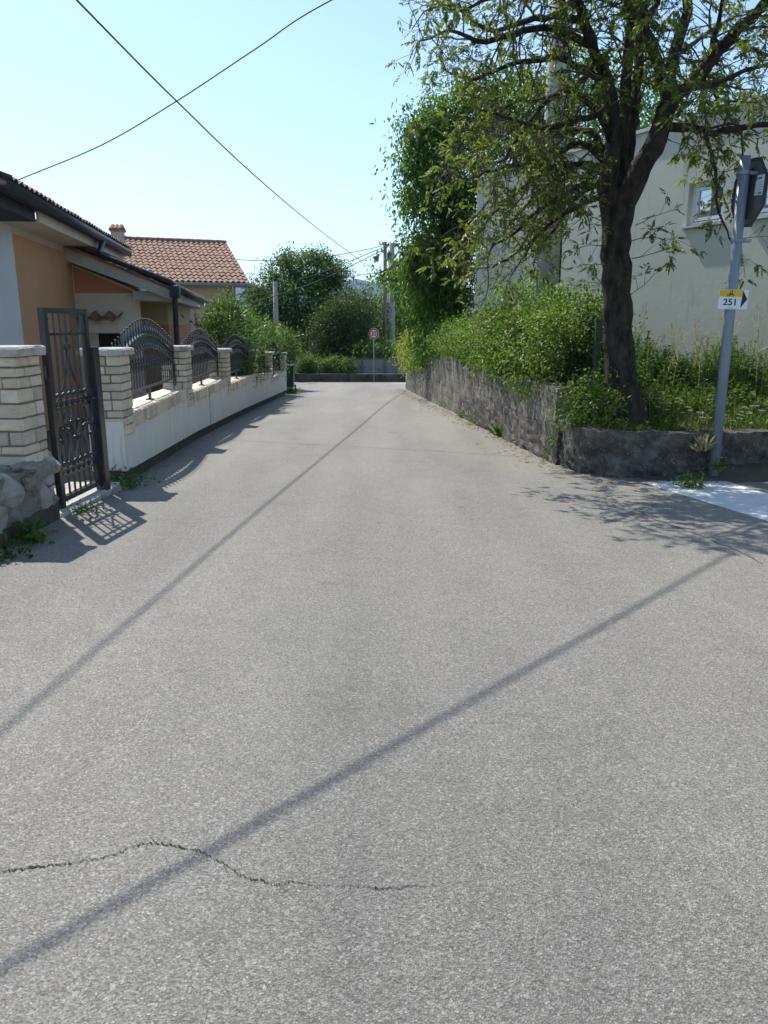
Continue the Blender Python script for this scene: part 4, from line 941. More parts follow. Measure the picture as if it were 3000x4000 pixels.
f = MB(); f.prism([(-.36, .99), (.36, .99), (.37, 1.02), (.2, 1.07), (-.2, 1.08), (-.36, 1.04)], 0, -.305, .305); f.build('lid', 'bin', bin_, world=False)
for q in (-1, 1): f = MB(); f.tube([(q*.25, .27, .1), (q*.30, .27, .1)], .1, 12); f.build('wheel', 'cable', bin_, world=False)
f = MB(); f.tube([(-.24, .39, 1.0), (.24, .39, 1.0)], .018, 8); f.build('handle', 'cable', bin_, world=False)
# pale house seen through the trunks beyond the junction
ph = thing('grey_house', 'pale grey house wall glimpsed between the trunks beyond the junction', 'house', (-9, 70, -3.5))
f = MB(); f.box((-14, 68, -4.5), (-3.6, 76, .2)); f.build('wall', 'wallgrey', ph)
tile_roof('roof', Vector((-14.3, 67.6, .15)), Vector((1, 0, 0)), Vector((0, math.cos(.4), math.sin(.4))), 11, 4.7, 'tile', ph)
tile_roof('rear_roof', Vector((-3.3, 76.4, .15)), Vector((-1, 0, 0)), Vector((0, -math.cos(.4), math.sin(.4))), 11, 4.7, 'tile', ph, ridge=False)
# ================================================================ the big tree on the corner bed
class Grow:
    def __init__(s): s.tw = MB(); s.P = []; s.D = []; s.B = []; s.BD = []
    def seg(s, p, d, L, r0, r1, n, wob, grav):
        pts = [p]; rr = [r0]
        for i in range(n):
            d = (d+Vector((random.gauss(0, wob), random.gauss(0, wob), random.gauss(0, wob)-grav))).normalized()
            p = p+d*(L/n); pts.append(p); rr.append(r0+(r1-r0)*(i+1)/n)
        return pts, rr, d
    def branch(s, p, d, L, r, depth, grav, dens=1.0):
        n = max(3, int(L/.11)); pts, rr, d2 = s.seg(p, d, L, r, max(.0022, r*.45), n, .20 if depth else .15, grav)
        s.tw.tube(pts, rr, 5 if r > .012 else 4, 0, False)
        if depth == 0:
            s.leafat(pts[-1], d2, dens); 
            if random.random() < .6*dens: s.leafat(pts[len(pts)//2], (pts[-1]-pts[0]).normalized(), dens*.6)
            return
        k = max(2, int(L/.125))
        for i in range(k):
            j = max(1, int(n*(.2+.8*(i+random.random())/k))); j = min(j, n)
            ax = (pts[j]-pts[j-1]).normalized(); sd = ax.orthogonal(); sd.rotate(Matrix.Rotation(random.uniform(0, 6.28), 3, ax))
            nd_ = (ax*random.uniform(.5, 1)+sd*random.uniform(.5, 1)+Vector((0, 0, .05))).normalized()
            s.branch(pts[j], nd_, L*random.uniform(.35, .62), rr[j]*.6, depth-1, grav*.8, dens)
        s.leafat(pts[-1], d2, dens)
    def leafat(s, p, d, dens):
        k = RN.poisson(3.1*dens)
        for _ in range(k):
            v = (d*.6+Vector((random.gauss(0, .6), random.gauss(0, .6), random.gauss(0, .5)-.1))).normalized(); s.P.append(p+v*.01); s.D.append(v)
        if random.random() < .45:
            for _ in range(3): s.B.append(p); s.BD.append((d+Vector((random.gauss(0, .7), random.gauss(0, .7), random.gauss(0, .6)+.2))).normalized())
    def limb(s, tr, pts, rads, sides=9, spawn=.25, L=(.5, 1.0), depth=1, grav=.05, dens=1.0, step=.2):
        out = []; ro = []
        for i in range(len(pts)-1):
            a = pts[max(i-1, 0)]; b = pts[i]; c = pts[i+1]; d = pts[min(i+2, len(pts)-1)]; n = max(3, int((c-b).length/.14))
            for q in range(n):
                t_ = q/n; out.append(.5*((2*b)+(c-a)*t_+(2*a-5*b+4*c-d)*t_*t_+(3*b-a-3*c+d)*t_**3)+Vector((random.gauss(0, .012), random.gauss(0, .012), random.gauss(0, .012)))); ro.append((rads[i]+(rads[i+1]-rads[i])*t_)*random.uniform(.94, 1.07))
        out.append(pts[-1]); ro.append(rads[-1]); tr.tube(out, ro, sides)
        if spawn is None: return out
        acc = 0; tot = sum((b-a).length for a, b in zip(out, out[1:])); run = 0
        for i in range(1, len(out)):
            l = (out[i]-out[i-1]).length; run += l; acc += l
            if run > tot*spawn and acc > step:
                acc = random.uniform(-.4, .1)*step; ax = (out[i]-out[i-1]).normalized(); sd = ax.orthogonal(); sd.rotate(Matrix.Rotation(random.uniform(0, 6.28), 3, ax))
                nd_ = (ax*random.uniform(.3, .9)+sd).normalized()
                s.branch(out[i], nd_, random.uniform(*L), max(.006, min(.02, ro[i]*.4)), depth, grav, dens)
        s.branch(out[-1], (out[-1]-out[-2]).normalized(), L[1], min(.015, rads[-1]), depth, grav, dens)
        return out
tb0 = at(2440, 1640, 11.3)
tree = thing('street_tree', 'large dark-barked tree with many forking limbs and sparse leaves in the corner bed', 'tree', (tb0.x, 11.3, .15))
G_ = Grow(); tr = MB()
def AP(l, Y0=11.3):
    o = []; 
    for q in l: o.append(at(q[0], q[1], q[2] if len(q) > 2 else Y0))
    return o
G_.limb(tr, AP([(2448, 1730), (2440, 1640), (2430, 1540), (2420, 1400), (2408, 1150), (2405, 950), (2404, 830)]), [.40, .31, .245, .212, .195, .205, .20], 16, None)
G_.limb(tr, AP([(2396, 900), (2375, 730, 11.2), (2385, 600, 11.1), (2402, 470, 11.1), (2375, 330, 11), (2335, 230, 11), (2290, 110, 10.9), (2245, -20, 10.8), (2190, -170, 10.6)]), [.15, .125, .105, .092, .08, .072, .064, .056, .04], 10, .45, dens=.8)
G_.limb(tr, AP([(2405, 860), (2412, 740, 11.4), (2427, 560, 11.5), (2442, 380, 11.5), (2460, 200, 11.4), (2468, 0, 11.3), (2470, -230, 11.1)]), [.14, .115, .095, .08, .068, .06, .042], 10, .5, dens=.8)
G_.limb(tr, AP([(2420, 800), (2445, 640, 11.7), (2466, 510, 11.8), (2490, 300, 11.9), (2510, 90, 11.9), (2525, -130, 11.8)]), [.13, .10, .09, .075, .06, .045], 9, .5, dens=.8)
G_.limb(tr, AP([(2412, 960), (2445, 800, 11.2), (2505, 650, 11.1), (2562, 545, 11), (2600, 420, 11), (2598, 320, 11), (2555, 210, 11.1), (2510, 60, 11.2), (2490, -120, 11.2)]), [.16, .15, .14, .13, .105, .085, .07, .058, .042], 12, .6, dens=.8)
G_.limb(tr, AP([(2603, 400), (2622, 280, 11.2), (2665, 120, 11.3), (2690, 0, 11.3), (2720, -160, 11.2)]), [.10, .085, .07, .06, .045], 9, .3, dens=.9)
G_.limb(tr, AP([(2596, 440, 11), (2660, 360, 10.9), (2740, 290, 10.7), (2850, 150, 10.4), (2985, 20, 10.1), (3100, -120, 9.9)]), [.10, .088, .08, .07, .058, .042], 9, .25)
G_.limb(tr, AP([(2590, 500, 11), (2700, 500, 10.9), (2790, 520, 10.6), (2900, 500, 10.3), (3060, 490, 10)]), [.062, .05, .043, .038, .028], 8, .15, L=(.5, .95))
G_.limb(tr, AP([(2750, 515, 10.7), (2780, 600, 10.6), (2797, 700, 10.5), (2800, 800, 10.45), (2838, 905, 10.4), (2860, 950, 10.35)]), [.028, .024, .02, .017, .012, .006], 6, .25, L=(.3, .5), depth=1, grav=.1, step=.22)
LL = [
 ([(2365, 630, 11.2), (2270, 560, 11.1), (2180, 600, 10.9), (2090, 650, 10.6), (1980, 650, 10.3), (1870, 690, 10)], .055),
 ([(2360, 600, 11.3), (2300, 515, 11.5), (2170, 530, 11.8), (2040, 580, 12), (1930, 640, 12.2), (1850, 640, 12.2)], .05),
 ([(2385, 560, 11), (2330, 430, 11), (2220, 360, 10.9), (2110, 420, 10.5), (2020, 540, 10.2), (1950, 660, 10)], .05),
 ([(2312, 180, 11), (2200, 125, 10.9), (2080, 115, 10.7), (1900, 160, 10.4), (1810, 130, 10.2), (1740, 120, 10)], .055),
 ([(2275, 70, 10.9), (2090, 70, 11.4), (1930, 120, 11.8), (1840, 80, 12), (1760, 10, 12)], .05),
 ([(2368, 660, 11.1), (2250, 640, 10.8), (2160, 650, 10.5), (2080, 700, 10.3), (1990, 780, 10.1), (1910, 850, 9.9)], .05),
 ([(2372, 680, 11.5), (2260, 650, 11.9), (2130, 720, 12.2), (2030, 830, 12.3), (1950, 930, 12.3)], .045),
 ([(2385, 340, 11), (2250, 250, 11.2), (2120, 230, 11.4), (1970, 260, 11.6), (1860, 310, 11.6), (1770, 290, 11.5)], .05),
 ([(2380, 420, 11), (2260, 470, 10.6), (2130, 500, 10.1), (2000, 470, 9.7), (1880, 430, 9.4)], .045),
 ([(2335, 230, 11), (2250, 330, 11.4), (2120, 390, 11.8), (1990, 400, 12.0), (1880, 500, 12.1)], .04),
 ([(2262, 20, 10.8), (2150, -40, 10.5), (2000, -30, 10.2), (1880, 10, 10), (1780, 40, 9.9)], .045),
 ([(2235, -50, 10.8), (2130, -160, 11.2), (1980, -180, 11.5), (1860, -120, 11.7), (1760, -50, 11.8)], .045),
 ([(2370, 760, 11.1), (2270, 800, 10.8), (2150, 870, 10.6), (2040, 970, 10.4), (1950, 1030, 10.3), (1900, 1045, 10.3)], .035),
 ([(2372, 720, 11.1), (2250, 735, 10.5), (2120, 810, 10.2), (2000, 920, 10), (1920, 970, 9.9)], .038),
 ([(2366, 710, 11.4), (2240, 770, 11.6), (2110, 900, 11.6), (2020, 1040, 11.5)], .035),
 ([(2370, 700, 11.1), (2270, 760, 10.7), (2190, 860, 10.5), (2120, 950, 10.4)], .03),
]
for p, r in LL:
    n = len(p); G_.limb(tr, AP(p), [r*(1-.72*i/(n-1)) for i in range(n)], 7, .2, L=(.38, .74), depth=2, grav=.06, dens=.42, step=.12)
UP = [([(2470, -150, 11.2), (2430, -320, 10.8), (2380, -480, 10.4)], .05), ([(2710, -120, 11.2), (2780, -300, 10.8), (2850, -450, 10.4)], .045), ([(2520, -60, 11.8), (2600, -250, 12), (2640, -420, 12)], .045),
      ([(2200, -150, 10.6), (2100, -320, 10.2), (1980, -420, 9.9)], .045), ([(2500, 150, 11.1), (2560, 20, 10.2), (2640, -120, 9.4), (2700, -250, 8.8)], .05), ([(2690, 330, 10.8), (2790, 330, 10), (2900, 280, 9.4), (3050, 250, 9)], .045),
      ([(2470, 60, 11.3), (2420, -50, 10.4), (2330, -170, 9.6)], .045), ([(2860, 140, 10.4), (2950, 200, 10.8), (3080, 230, 11)], .04), ([(2740, 290, 10.7), (2800, 380, 10.9), (2920, 400, 11.1)], .03), ([(2640, 220, 11.2), (2760, 130, 11.7), (2880, 60, 12)], .04), ([(2780, 240, 10.6), (2800, 100, 10.2), (2830, -60, 9.9)], .04)]
for p, r in UP:
    n = len(p); G_.limb(tr, AP(p), [r*(1-.7*i/(n-1)) for i in range(n)], 7, .15, L=(.55, 1.05), depth=2, grav=.03, dens=.8, step=.25)
# small shoots from the trunk
for (u, v, du) in ((2370, 1130, -1), (2372, 870, -1), (2468, 1010, 1), (2480, 880, 1), (2465, 1150, 1), (2366, 960, -1), (2470, 940, 1)):
    p = at(u, v, 11.15); G_.branch(p, Vector((du*.9, -.5, .1)).normalized(), random.uniform(.45, .75), .007, 1, .06, .9)
tr.build('trunk', 'bark', tree, True); G_.tw.build('twigs', 'twig', tree)
lv = LV(); pinnate(lv, [tuple(p) for p in G_.P], [tuple(d) for d in G_.D], .075+.055*RN.random(len(G_.P)), 3, .5); lv.build('crown', 'ashleaf', tree)
lv = LV(); nb_ = len(G_.B); lv.add([tuple(p) for p in G_.B], [tuple(d) for d in G_.BD], rdir(nb_), .035+.03*RN.random(nb_), .012); lv.build('young_leaves', 'bud', tree)
# ================================================================ foliage behind and beside it
def trunkmb(pts, rads, n=9):
    f = MB(); f.tube(pts, rads, n); return f
def wtree(name, label, base, top, r, bl, n, L, mat, W=.45, clump=.32, per=22, group=None, droop=.35, limbs=True, lo=.55, out=.6):
    t_ = thing(name, label, 'tree', base, 0, group); f = MB(); b = Vector(base); tp = Vector(top)
    f.tube([b-Vector((0, 0, .3)), b+(tp-b)*.4+Vector((.06, 0, 0)), tp], [r*1.2, r*.85, r*.5], 9)
    if limbs:
        for c, q in bl:
            c = Vector(c); s0 = b+(tp-b)*random.uniform(.5, .95); m_ = (s0+c)/2+Vector((random.gauss(0, .15), random.gauss(0, .15), .1))
            f.tube([s0, m_, c], [r*.42, r*.3, r*.1], 6)
            for _ in range(9):
                e = c+Vector(tuple(x*k*.9 for x, k in zip(rdir(1)[0], q))); f.tube([m_+(c-m_)*random.random(), (c+e)/2+Vector((0, 0, .1)), e], [r*.12, r*.08, r*.03], 4)
    f.build('trunk', 'bark', t_, True); lv = LV(); blobs(lv, bl, n, L, W, clump, per, lo, droop, out); lv.build('crown', mat, t_); return t_
def B(u, v, Y, ru, rv, rd=None):
    c = at(u, v, Y); k = Y/FP; return (c, (ru*k, (rd or ru)*k, rv*k))
wtree('walnut_tree', 'tall walnut tree with drooping glossy leaves at the corner of the sage house', (2.35, 26, .2), (2.6, 26, 5), .2,
      [B(1690, 640, 25, 130, 170), B(1640, 520, 24.5, 70, 90), B(1620, 640, 24, 60, 70), B(1760, 470, 25.5, 120, 130), B(1900, 420, 26, 150, 160), B(1700, 900, 25.5, 110, 190), B(1620, 980, 25.5, 45, 110), B(1740, 1130, 26, 110, 170), B(1660, 1240, 27, 70, 120), B(1600, 1120, 28, 60, 60), B(1650, 1060, 26.5, 90, 90), B(2080, 480, 26.5, 120, 170), B(1800, 780, 25.5, 110, 220), B(1800, 1000, 25.5, 70, 230), B(1770, 1250, 25.5, 80, 110), B(1478, 1092, 29, 24, 28), B(1535, 1085, 28.5, 38, 40), B(1600, 790, 25, 50, 70), B(1700, 1050, 26, 110, 140)],
      36000, .15, 'walnut', .45, .27, 30, None, .75, True, .15, .5)
wtree('roadside_tree', 'light green tree showing above the flat roof behind the big tree', (5.6, 27, .3), (5.9, 27, 5.5), .2,
      [B(2330, 470, 26.5, 150, 170), B(2480, 380, 27, 140, 190), B(2250, 330, 27, 130, 150), B(2620, 470, 28, 90, 120)], 5500, .17, 'walnut', .42, .36, 24, None, .6, True, .3, .5)
# hedge draped over the retaining wall
hg = thing('ivy_hedge', 'thick light and dark green hedge hanging over the retaining wall', 'hedge', (2.3, 16, .6))
lv = LV(); bl = []
def hb_(y, dx, z, r): bl.append(((rwallx(y)+dx, y, z), r))
for y, zt, zb in ((23.2, 1.45, .72), (21.8, 1.6, .68), (20.2, 1.6, .66), (18.7, 1.6, .62), (17.2, 1.7, .58), (15.9, 1.85, .5), (14.9, 2.0, .46), (14.0, 2.1, .42), (13.2, 2.1, .40), (12.5, 1.95, .5)):
    h = (zt-zb); hb_(y, .12, zb+h*.46, (.42, .85, h*.5)); hb_(y, .75, zt-.55, (.65, .85, .6))
blobs(lv, bl, 46000, .058, .6, .135, 45, .55, .35, .7)
lv.build('leaves', 'ivy', hg)
lv = LV(); bl2 = [((rwallx(y)+dx, y, z), r) for y, dx, z, r in ((15.2, .1, 1.75, (.35, .7, .55)), (14.4, .35, 1.95, (.5, .6, .4)), (16.6, .02, 1.3, (.3, .7, .45)), (18.4, .02, 1.25, (.3, .9, .4)), (14.8, .02, 1.1, (.28, .6, .5)), (20.5, .02, 1.2, (.3, .9, .4)))]
blobs(lv, bl2, 7000, .07, .55, .14, 22, .7, .1, .9); lv.build('bright_leaves', 'brleaf', hg)
f = MB()
for _ in range(46):
    y = random.uniform(11.8, 23); z = random.uniform(1.0, 1.5) if y > 16.5 else random.uniform(1.4, 1.9); x = rwallx(y)+random.uniform(0, .7); p = Vector((x, y, z-.4)); f.tube([p, p+Vector((random.gauss(0, .08), random.gauss(0, .08), .4)), p+Vector((random.gauss(0, .16), random.gauss(0, .15), .62+.2*random.random()))], [.006, .005, .003], 4)
    if y > 15.5: f.tube([Vector((x, y, .3)), p], [.01, .006], 4)
f.build('stems', 'stemg', hg)
lv = LV()
for (u, v, h) in ((2185, 1100, .75), (2338, 1160, .65), (2300, 1180, .4), (1880, 1210, .35), (1960, 1225, .3), (2050, 1140, .3), (2240, 1150, .3)):
    p = at(u, v, 13.2 if u > 2000 else 18.5); n = int(h/.035)
    for i in range(n):
        q = p+Vector((.05*math.sin(i*.7), 0, h*i/n-.1)); a = Vector((math.cos(i*2.4), math.sin(i*2.4), .35)); lv.add([tuple(q)]*2, [tuple(a), tuple(-a+Vector((0, 0, .7)))], [(0, 0, 1)]*2, .075*(1.15-.6*i/n), .034)
lv.build('shoots', 'brleaf', hg)
yv = thing('yellow_creeper', 'yellow-green creeper spilling over the far low end of the retaining wall', 'creeper', (1.3, 32, -.2))
lv = LV(); blobs(lv, [((rwallx(y)+.12, y, z), (.42, .9, hh)) for y, z, hh in ((33.6, .35, .75), (32.2, .42, .8), (30.8, .40, .75), (29.6, .38, .5))], 7000, .085, .6, .2, 24, .7, .5, .8); lv.build('leaves', 'ylleaf', yv)
dv = thing('dark_creeper', 'dark leafy creeper beside the yellow-green one on the far retaining wall', 'creeper', (1.7, 28, .2))
lv = LV(); blobs(lv, [((rwallx(y)+.25, y, z), (.42, .8, hh)) for y, z, hh in ((28.6, .62, .8), (27.3, .75, .9), (26, .85, .95), (24.7, .95, .8))], 6000, .085, .6, .2, 24, .6, .5, .7); lv.build('leaves', 'walnut', dv)
f = MB(); f.tube([(rwallx(24)+.2, 24, .4), (rwallx(26)+.3, 26, .9)], [.02, .01], 5); f.build('stem', 'twig', dv)
# shrub at the foot of the big tree
def shrub(name, label, base, bl, n, L, mat, W=.5, clump=.12, per=14, cat='shrub', group=None, droop=.2, stems=14, lo=.5, out=.8):
    o = thing(name, label, cat, base, 0, group); lv = LV(); blobs(lv, bl, n, L, W, clump, per, lo, droop, out); lv.build('leaves', mat, o)
    if stems:
        f = MB()
        for _ in range(stems):
            c, r = random.choice(bl); e = Vector(tuple(a+b*k*.8 for a, b, k in zip(c, rdir(1)[0], r))); b = Vector(base)+Vector((random.gauss(0, .08), random.gauss(0, .08), 0)); f.tube([b, (b+e)/2+Vector((random.gauss(0, .05), random.gauss(0, .05), .05)), e], [.014, .01, .004], 5)
        f.build('stems', 'twig', o)
    return o
s0_ = at(2270, 1640, 10.55)
shrub('shrub', 'small leafy shrub growing over the planter corner at the foot of the big tree', (s0_.x, 10.7, .15), [B(2285, 1585, 10.6, 75, 60), B(2370, 1570, 10.5, 55, 50), B(2230, 1625, 10.5, 45, 25), B(2320, 1500, 10.9, 45, 60), B(2260, 1540, 10.9, 40, 45)], 1500, .06, 'ivy', .55, .11, 12)
shrub('shrub', 'dark shady shrub between the retaining wall end and the trunk of the big tree', (2.95, 11.9, .2), [B(2290, 1380, 12, 60, 110), B(2320, 1250, 12.2, 35, 80), B(2240, 1420, 12.1, 45, 80)], 2800, .06, 'dkleaf', .55, .13, 16)
pst = thing('marker_post', 'dull green square metal post hidden between the hedge and the tree trunk', 'post', (3.05, 11.75, .2)); p = at(2338, 1255, 11.75)
f = MB(); f.bbox((p.x-.045, 11.7, .1), (p.x+.045, 11.8, p.z), .008); f.box((p.x-.052, 11.693, p.z), (p.x+.052, 11.807, p.z+.012)); f.build('shaft', 'metalbox', pst)
# weeds and grass of the bed
def bed_pt():
    while True:
        x = random.uniform(2.75, 9.5); y = random.uniform(10.05, 16.5)
        if (y-16.2)*(FB.x-FA.x)-(x-6.08)*(FB.y-FA.y) > 0: pass
        if (Vector((x, y, 0))-FA).dot(fn) > .1 and (y > 10.1+max(0, x-4)*.08) and (x > 2.9 or y > 10.4): return x, y
lv = LV(); dl = LV(); wl = LV(); f = MB()
def tuft(lv, x, y, z, n, h, sp=.06, w=.008, lean=.35):
    C = np.array([[x, y, z]])+RN.normal(size=(n, 3))*np.array([sp, sp, 0]); A_ = RN.normal(size=(n, 3))*lean+np.array([0, 0, 1]); lv.add(C, A_, rdir(n), h*(.5+.7*RN.random(n)), w, .1, .25)
for _ in range(1500):
    x, y = bed_pt(); z = soilz(x, y); k = min(1, max(0, (y-10.6)/2.5))
    tuft(lv if random.random() < .9 else dl, x, y, z, 9, .12+.18*k*random.random(), .07, .010)
# weedy perennials: leafy upright stems that get taller towards the house
for _ in range(2300):
    x, y = bed_pt()
    k = min(1, max(0, (y-11.0)/2.6))
    if random.random() > .12+.88*k: continue
    h = (.2+.68*k*random.uniform(.5, 1.0))*(.72+.42*math.sin(2.3*x+.7*y)*math.sin(1.7*y-1.1*x+1)); z = soilz(x, y); top = Vector((x+random.gauss(0, .12), y+random.gauss(0, .12), z+h)); b0 = Vector((x, y, z)); n = int(h/.04)
    f.tube([b0, (b0+top)/2+Vector((random.gauss(0, .02), 0, 0)), top], [.006, .005, .003], 3, 0, False)
    tt = RN.random(n)**.8; an = RN.random(n)*6.28; C = V3(b0)+(V3(top)-V3(b0))*tt[:, None]; A_ = np.stack([np.cos(an), np.sin(an), .2+.3*RN.random(n)], 1)
    wl.add(C, A_, np.array([[0, 0, 1.]])+rdir(n)*.4, (.05+.07*RN.random(n))*(1.25-.7*tt), .042)
for _ in range(120):
    x, y = bed_pt()
    if y < 12.3 and random.random() > .12: continue
    h = random.uniform(.75, 1.35)*(1 if y > 12.3 else .5); z = soilz(x, y); top = Vector((x+random.gauss(0, .2), y+random.gauss(0, .15), z+h)); b0 = Vector((x, y, z)); k = 16
    C = np.repeat((V3(b0)+(V3(top)-V3(b0))*.55)[None], k, 0)+(V3(top)-V3(b0))*.45*RN.random((k, 1)); dl.add(C, RN.normal(size=(k, 3))*.5+np.array([0, 0, .8]), rdir(k), .07+.06*RN.random(k), .008)
    dl.add([V3(b0)], [V3(top)-V3(b0)], [(0, -1, 0.1)], h, .007, .05, .05)
gr = lv.build('bed_grass', 'grass'); tag(gr, 'green grass tufts across the bed of the big tree', 'grass', None, 'stuff')
gr = dl.build('dry_grass', 'dry'); tag(gr, 'tall dry straw-coloured grass seed heads along the sage house wall', 'dry grass', None, 'stuff')
gr = wl.build('weed_leaves', 'weed'); tag(gr, 'dense leafy weeds filling the bed beside the sage house', 'weeds', None, 'stuff')
gr = f.build('weed_stems', 'stemg'); tag(gr, 'thin green stems of the weeds in the bed', 'weeds', None, 'stuff')
# white umbels of wild carrot near the front of the bed
def umbel_proto(i):
    o = thing('wild_carrot', 'wild carrot with flat white flower heads in the bed behind the low curved wall', 'flower', (0, 0, 0), 0, 'white wild carrots in the bed'); h = .5
    f = MB(); heads = [(Vector((.0, 0, h)), .062), (Vector((.09, .03, h*.86)), .045), (Vector((-.07, .05, h*.78)), .04)]; lv = LV()
    for p, r in heads:
        f.tube([(0, 0, 0), (p.x*.4, p.y*.4, p.z*.55), tuple(p-Vector((0, 0, .03)))], [.005, .004, .003], 4)
        for k in range(10): a = k*.628; f.tube([tuple(p-Vector((0, 0, .03))), (p.x+r*.8*math.cos(a), p.y+r*.8*math.sin(a), p.z)], .0014, 3)
        n = 70; rr = r*np.sqrt(RN.random(n)); an = RN.random(n)*6.28; C = np.stack([p.x+rr*np.cos(an), p.y+rr*np.sin(an), p.z+.006*RN.random(n)], 1); lv.add(C, np.stack([np.cos(an), np.sin(an), .1+0*an], 1), np.tile([0, 0, 1.], (n, 1)), .014, .012)
    f.build('stem', 'stemg', o); lv.build('flower_head', 'petal', o)
    lf = LV(); n = 26; C = np.stack([RN.normal(size=n)*.03, RN.normal(size=n)*.03, .05+.3*RN.random(n)], 1); lf.add(C, RN.normal(size=(n, 3))*.7+np.array([0, 0, .5]), rdir(n), .09, .012); lf.build('leaves', 'weed', o); return o
um = umbel_proto(0)
for i, (u, v) in enumerate([(2590, 1525), (2650, 1518), (2690, 1560), (2735, 1585), (2800, 1540), (2838, 1612), (2870, 1600), (2900, 1560), (2590, 1556), (2960, 1590)]):
    o = um if i == 0 else copy_tree(um); Y = 11.6-(v-1520)*.012; p = at(u, v, Y); o.location = (p.x, Y, p.z-.48); o.rotation_euler = (random.gauss(0, .08), random.gauss(0, .08), random.uniform(0, 6)); o.scale = (random.uniform(.65, 1.0),)*3
# ================================================================ plants along the kerbs
def weed(label, u, v, h, sp, n, mat='weed', L=.05, grass=False, name='weed_tuft', Y=None, off=0):
    p = gnd(u, v) if Y is None else at(u, v, Y); o = thing(name, label, 'weed', (p.x+off, p.y, p.z)); lv = LV(); q = V3(p)+np.array([off, 0, 0])
    if grass: C = q+RN.normal(size=(n, 3))*np.array([sp*.4, sp*.4, 0]); lv.add(C, RN.normal(size=(n, 3))*.45+np.array([0, 0, 1]), rdir(n), h*(.5+.6*RN.random(n)), h*.10, .1, .35)
    else:
        C = q+np.abs(RN.normal(size=(n, 3)))*np.array([0, 0, h*.5])+RN.normal(size=(n, 3))*np.array([sp*.5, sp*.5, 0]); lv.add(C, RN.normal(size=(n, 3))*.7+np.array([0, 0, .45]), rdir(n)*.5+np.array([0, 0, 1]), L*(.5+.8*RN.random(n)), L*.5)
    lv.build('leaves', mat, o)
    f = MB()
    for _ in range(7): a = Vector(tuple(q)); f.tube([a+Vector((random.gauss(0, sp*.3), random.gauss(0, sp*.3), 0)), a+Vector((random.gauss(0, sp*.5), random.gauss(0, sp*.5), h*random.uniform(.5, .9)))], .003, 4)
    f.build('stems', 'stemg', o); return o
weed('bushy weed with grassy leaves sprouting through the white crossing stripe', 2690, 1905, .17, .20, 190, 'ivy', .055)
weed('weed tuft around the foot of the leaning sign pole', 2792, 1835, .10, .15, 90, 'weed', .045, Y=9.5)
weed('small dark weed at the curved wall foot, below the shrub', 2378, 1858, .18, .08, 60, 'weed', .06)
weed('green weed at the corner where the retaining wall meets the planter', 2155, 1800, .22, .17, 110, 'weed', .06)
weed('climbing weed against the retaining wall corner', 2180, 1750, .45, .12, 80, 'ivy', .05, Y=10.95, off=-.08)
weed('bright grass tuft midway along the retaining wall foot', 1963, 1706, .30, .12, 90, 'brleaf', .05, True)
weed('round leafy weed at the retaining wall foot, beyond the bright grass tuft', 1858, 1658, .25, .22, 120, 'ivy', .07)
weed('thin grass tuft near the far half of the retaining wall foot', 1820, 1632, .28, .12, 60, 'brleaf', .05, True)
weed('pair of small weeds farthest along the retaining wall foot', 1757, 1598, .3, .3, 90, 'weed', .07)
weed('pale weed climbing the wall between the bright tuft and the corner', 2000, 1725, .38, .14, 70, 'ivy', .05, off=.02)
weed('broken weed by the wall foot next to the corner weed', 2045, 1742, .35, .16, 80, 'weed', .05, off=.03)
weed('leafy weed patch at the foot of the white wall end, beside the gate post', 462, 1902, .16, .32, 190, 'weed', .075)
weed('broad-leaved dark weed at the foot of the rubble wall', 130, 2120, .16, .14, 34, 'weed', .13)
weed('little weed on the edge of the gate step', 320, 2000, .10, .14, 60, 'weed', .045)
weed('low weeds at the road edge nearest the viewer below the rubble wall', 20, 2180, .12, .2, 60, 'dkleaf', .07)
weed('dry grass tuft by the green bin', 1135, 1537, .3, .35, 80, 'grass', .08, True)
weed('dried plant clump drooping over the low curved wall beside the sign pole', 2745, 1760, .22, .10, 60, 'dry', .05, True, Y=9.60)
weed('yellowing weed on top of the low curved wall beside the sign pole', 2760, 1700, .24, .15, 70, 'ylleaf', .05, Y=9.85)
# leaf litter and grit along the wall feet
lv = LV(); n = 900; yy = 9.9+RN.random(n)**.8*24; C = np.array([[rwallx(y)-.10-abs(random.gauss(0, .16))-(.25*random.random() if y > 22 else 0), y, gz(y)+.008+.01*random.random()] for y in yy])
A_ = RN.normal(size=(n, 3)); A_[:, 2] *= .15; lv.add(C, A_, np.array([[0, 0, 1.]])+rdir(n)*.35, .03+.05*RN.random(n), .025)
n = 260; xx = 2.7+RN.random(n)*4; C = np.array([[x, 9.60-abs(random.gauss(0, .10)), gz(9.6)+.012] for x in xx]); A_ = RN.normal(size=(n, 3)); A_[:, 2] *= .15; lv.add(C, A_, np.array([[0, 0, 1.]])+rdir(n)*.35, .02+.04*RN.random(n), .02)
n = 420; yy = 6.5+RN.random(n)*26; C = np.array([[wallx(y)+.02+abs(random.gauss(0, .08)), y, gz(y)+.010] for y in yy]); A_ = RN.normal(size=(n, 3)); A_[:, 2] *= .15; lv.add(C, A_, np.array([[0, 0, 1.]])+rdir(n)*.35, .02+.03*RN.random(n), .02)
for (u, v) in ((1893, 1678), (1940, 1768), (1858, 1735), (2075, 1805), (2050, 1808), (1458, 1551), (2560, 1885)):
    p = gnd(u, v); lv.add([(p.x+random.gauss(0, .03), p.y, p.z+.012) for _ in range(3)], RN.normal(size=(3, 3))*np.array([1, 1, .15]), [(0, 0, 1)]*3, .06, .035)
gr = lv.build('leaf_litter', 'litter'); tag(gr, 'dry fallen leaves and bits scattered along the wall feet', 'leaf litter', None, 'stuff')
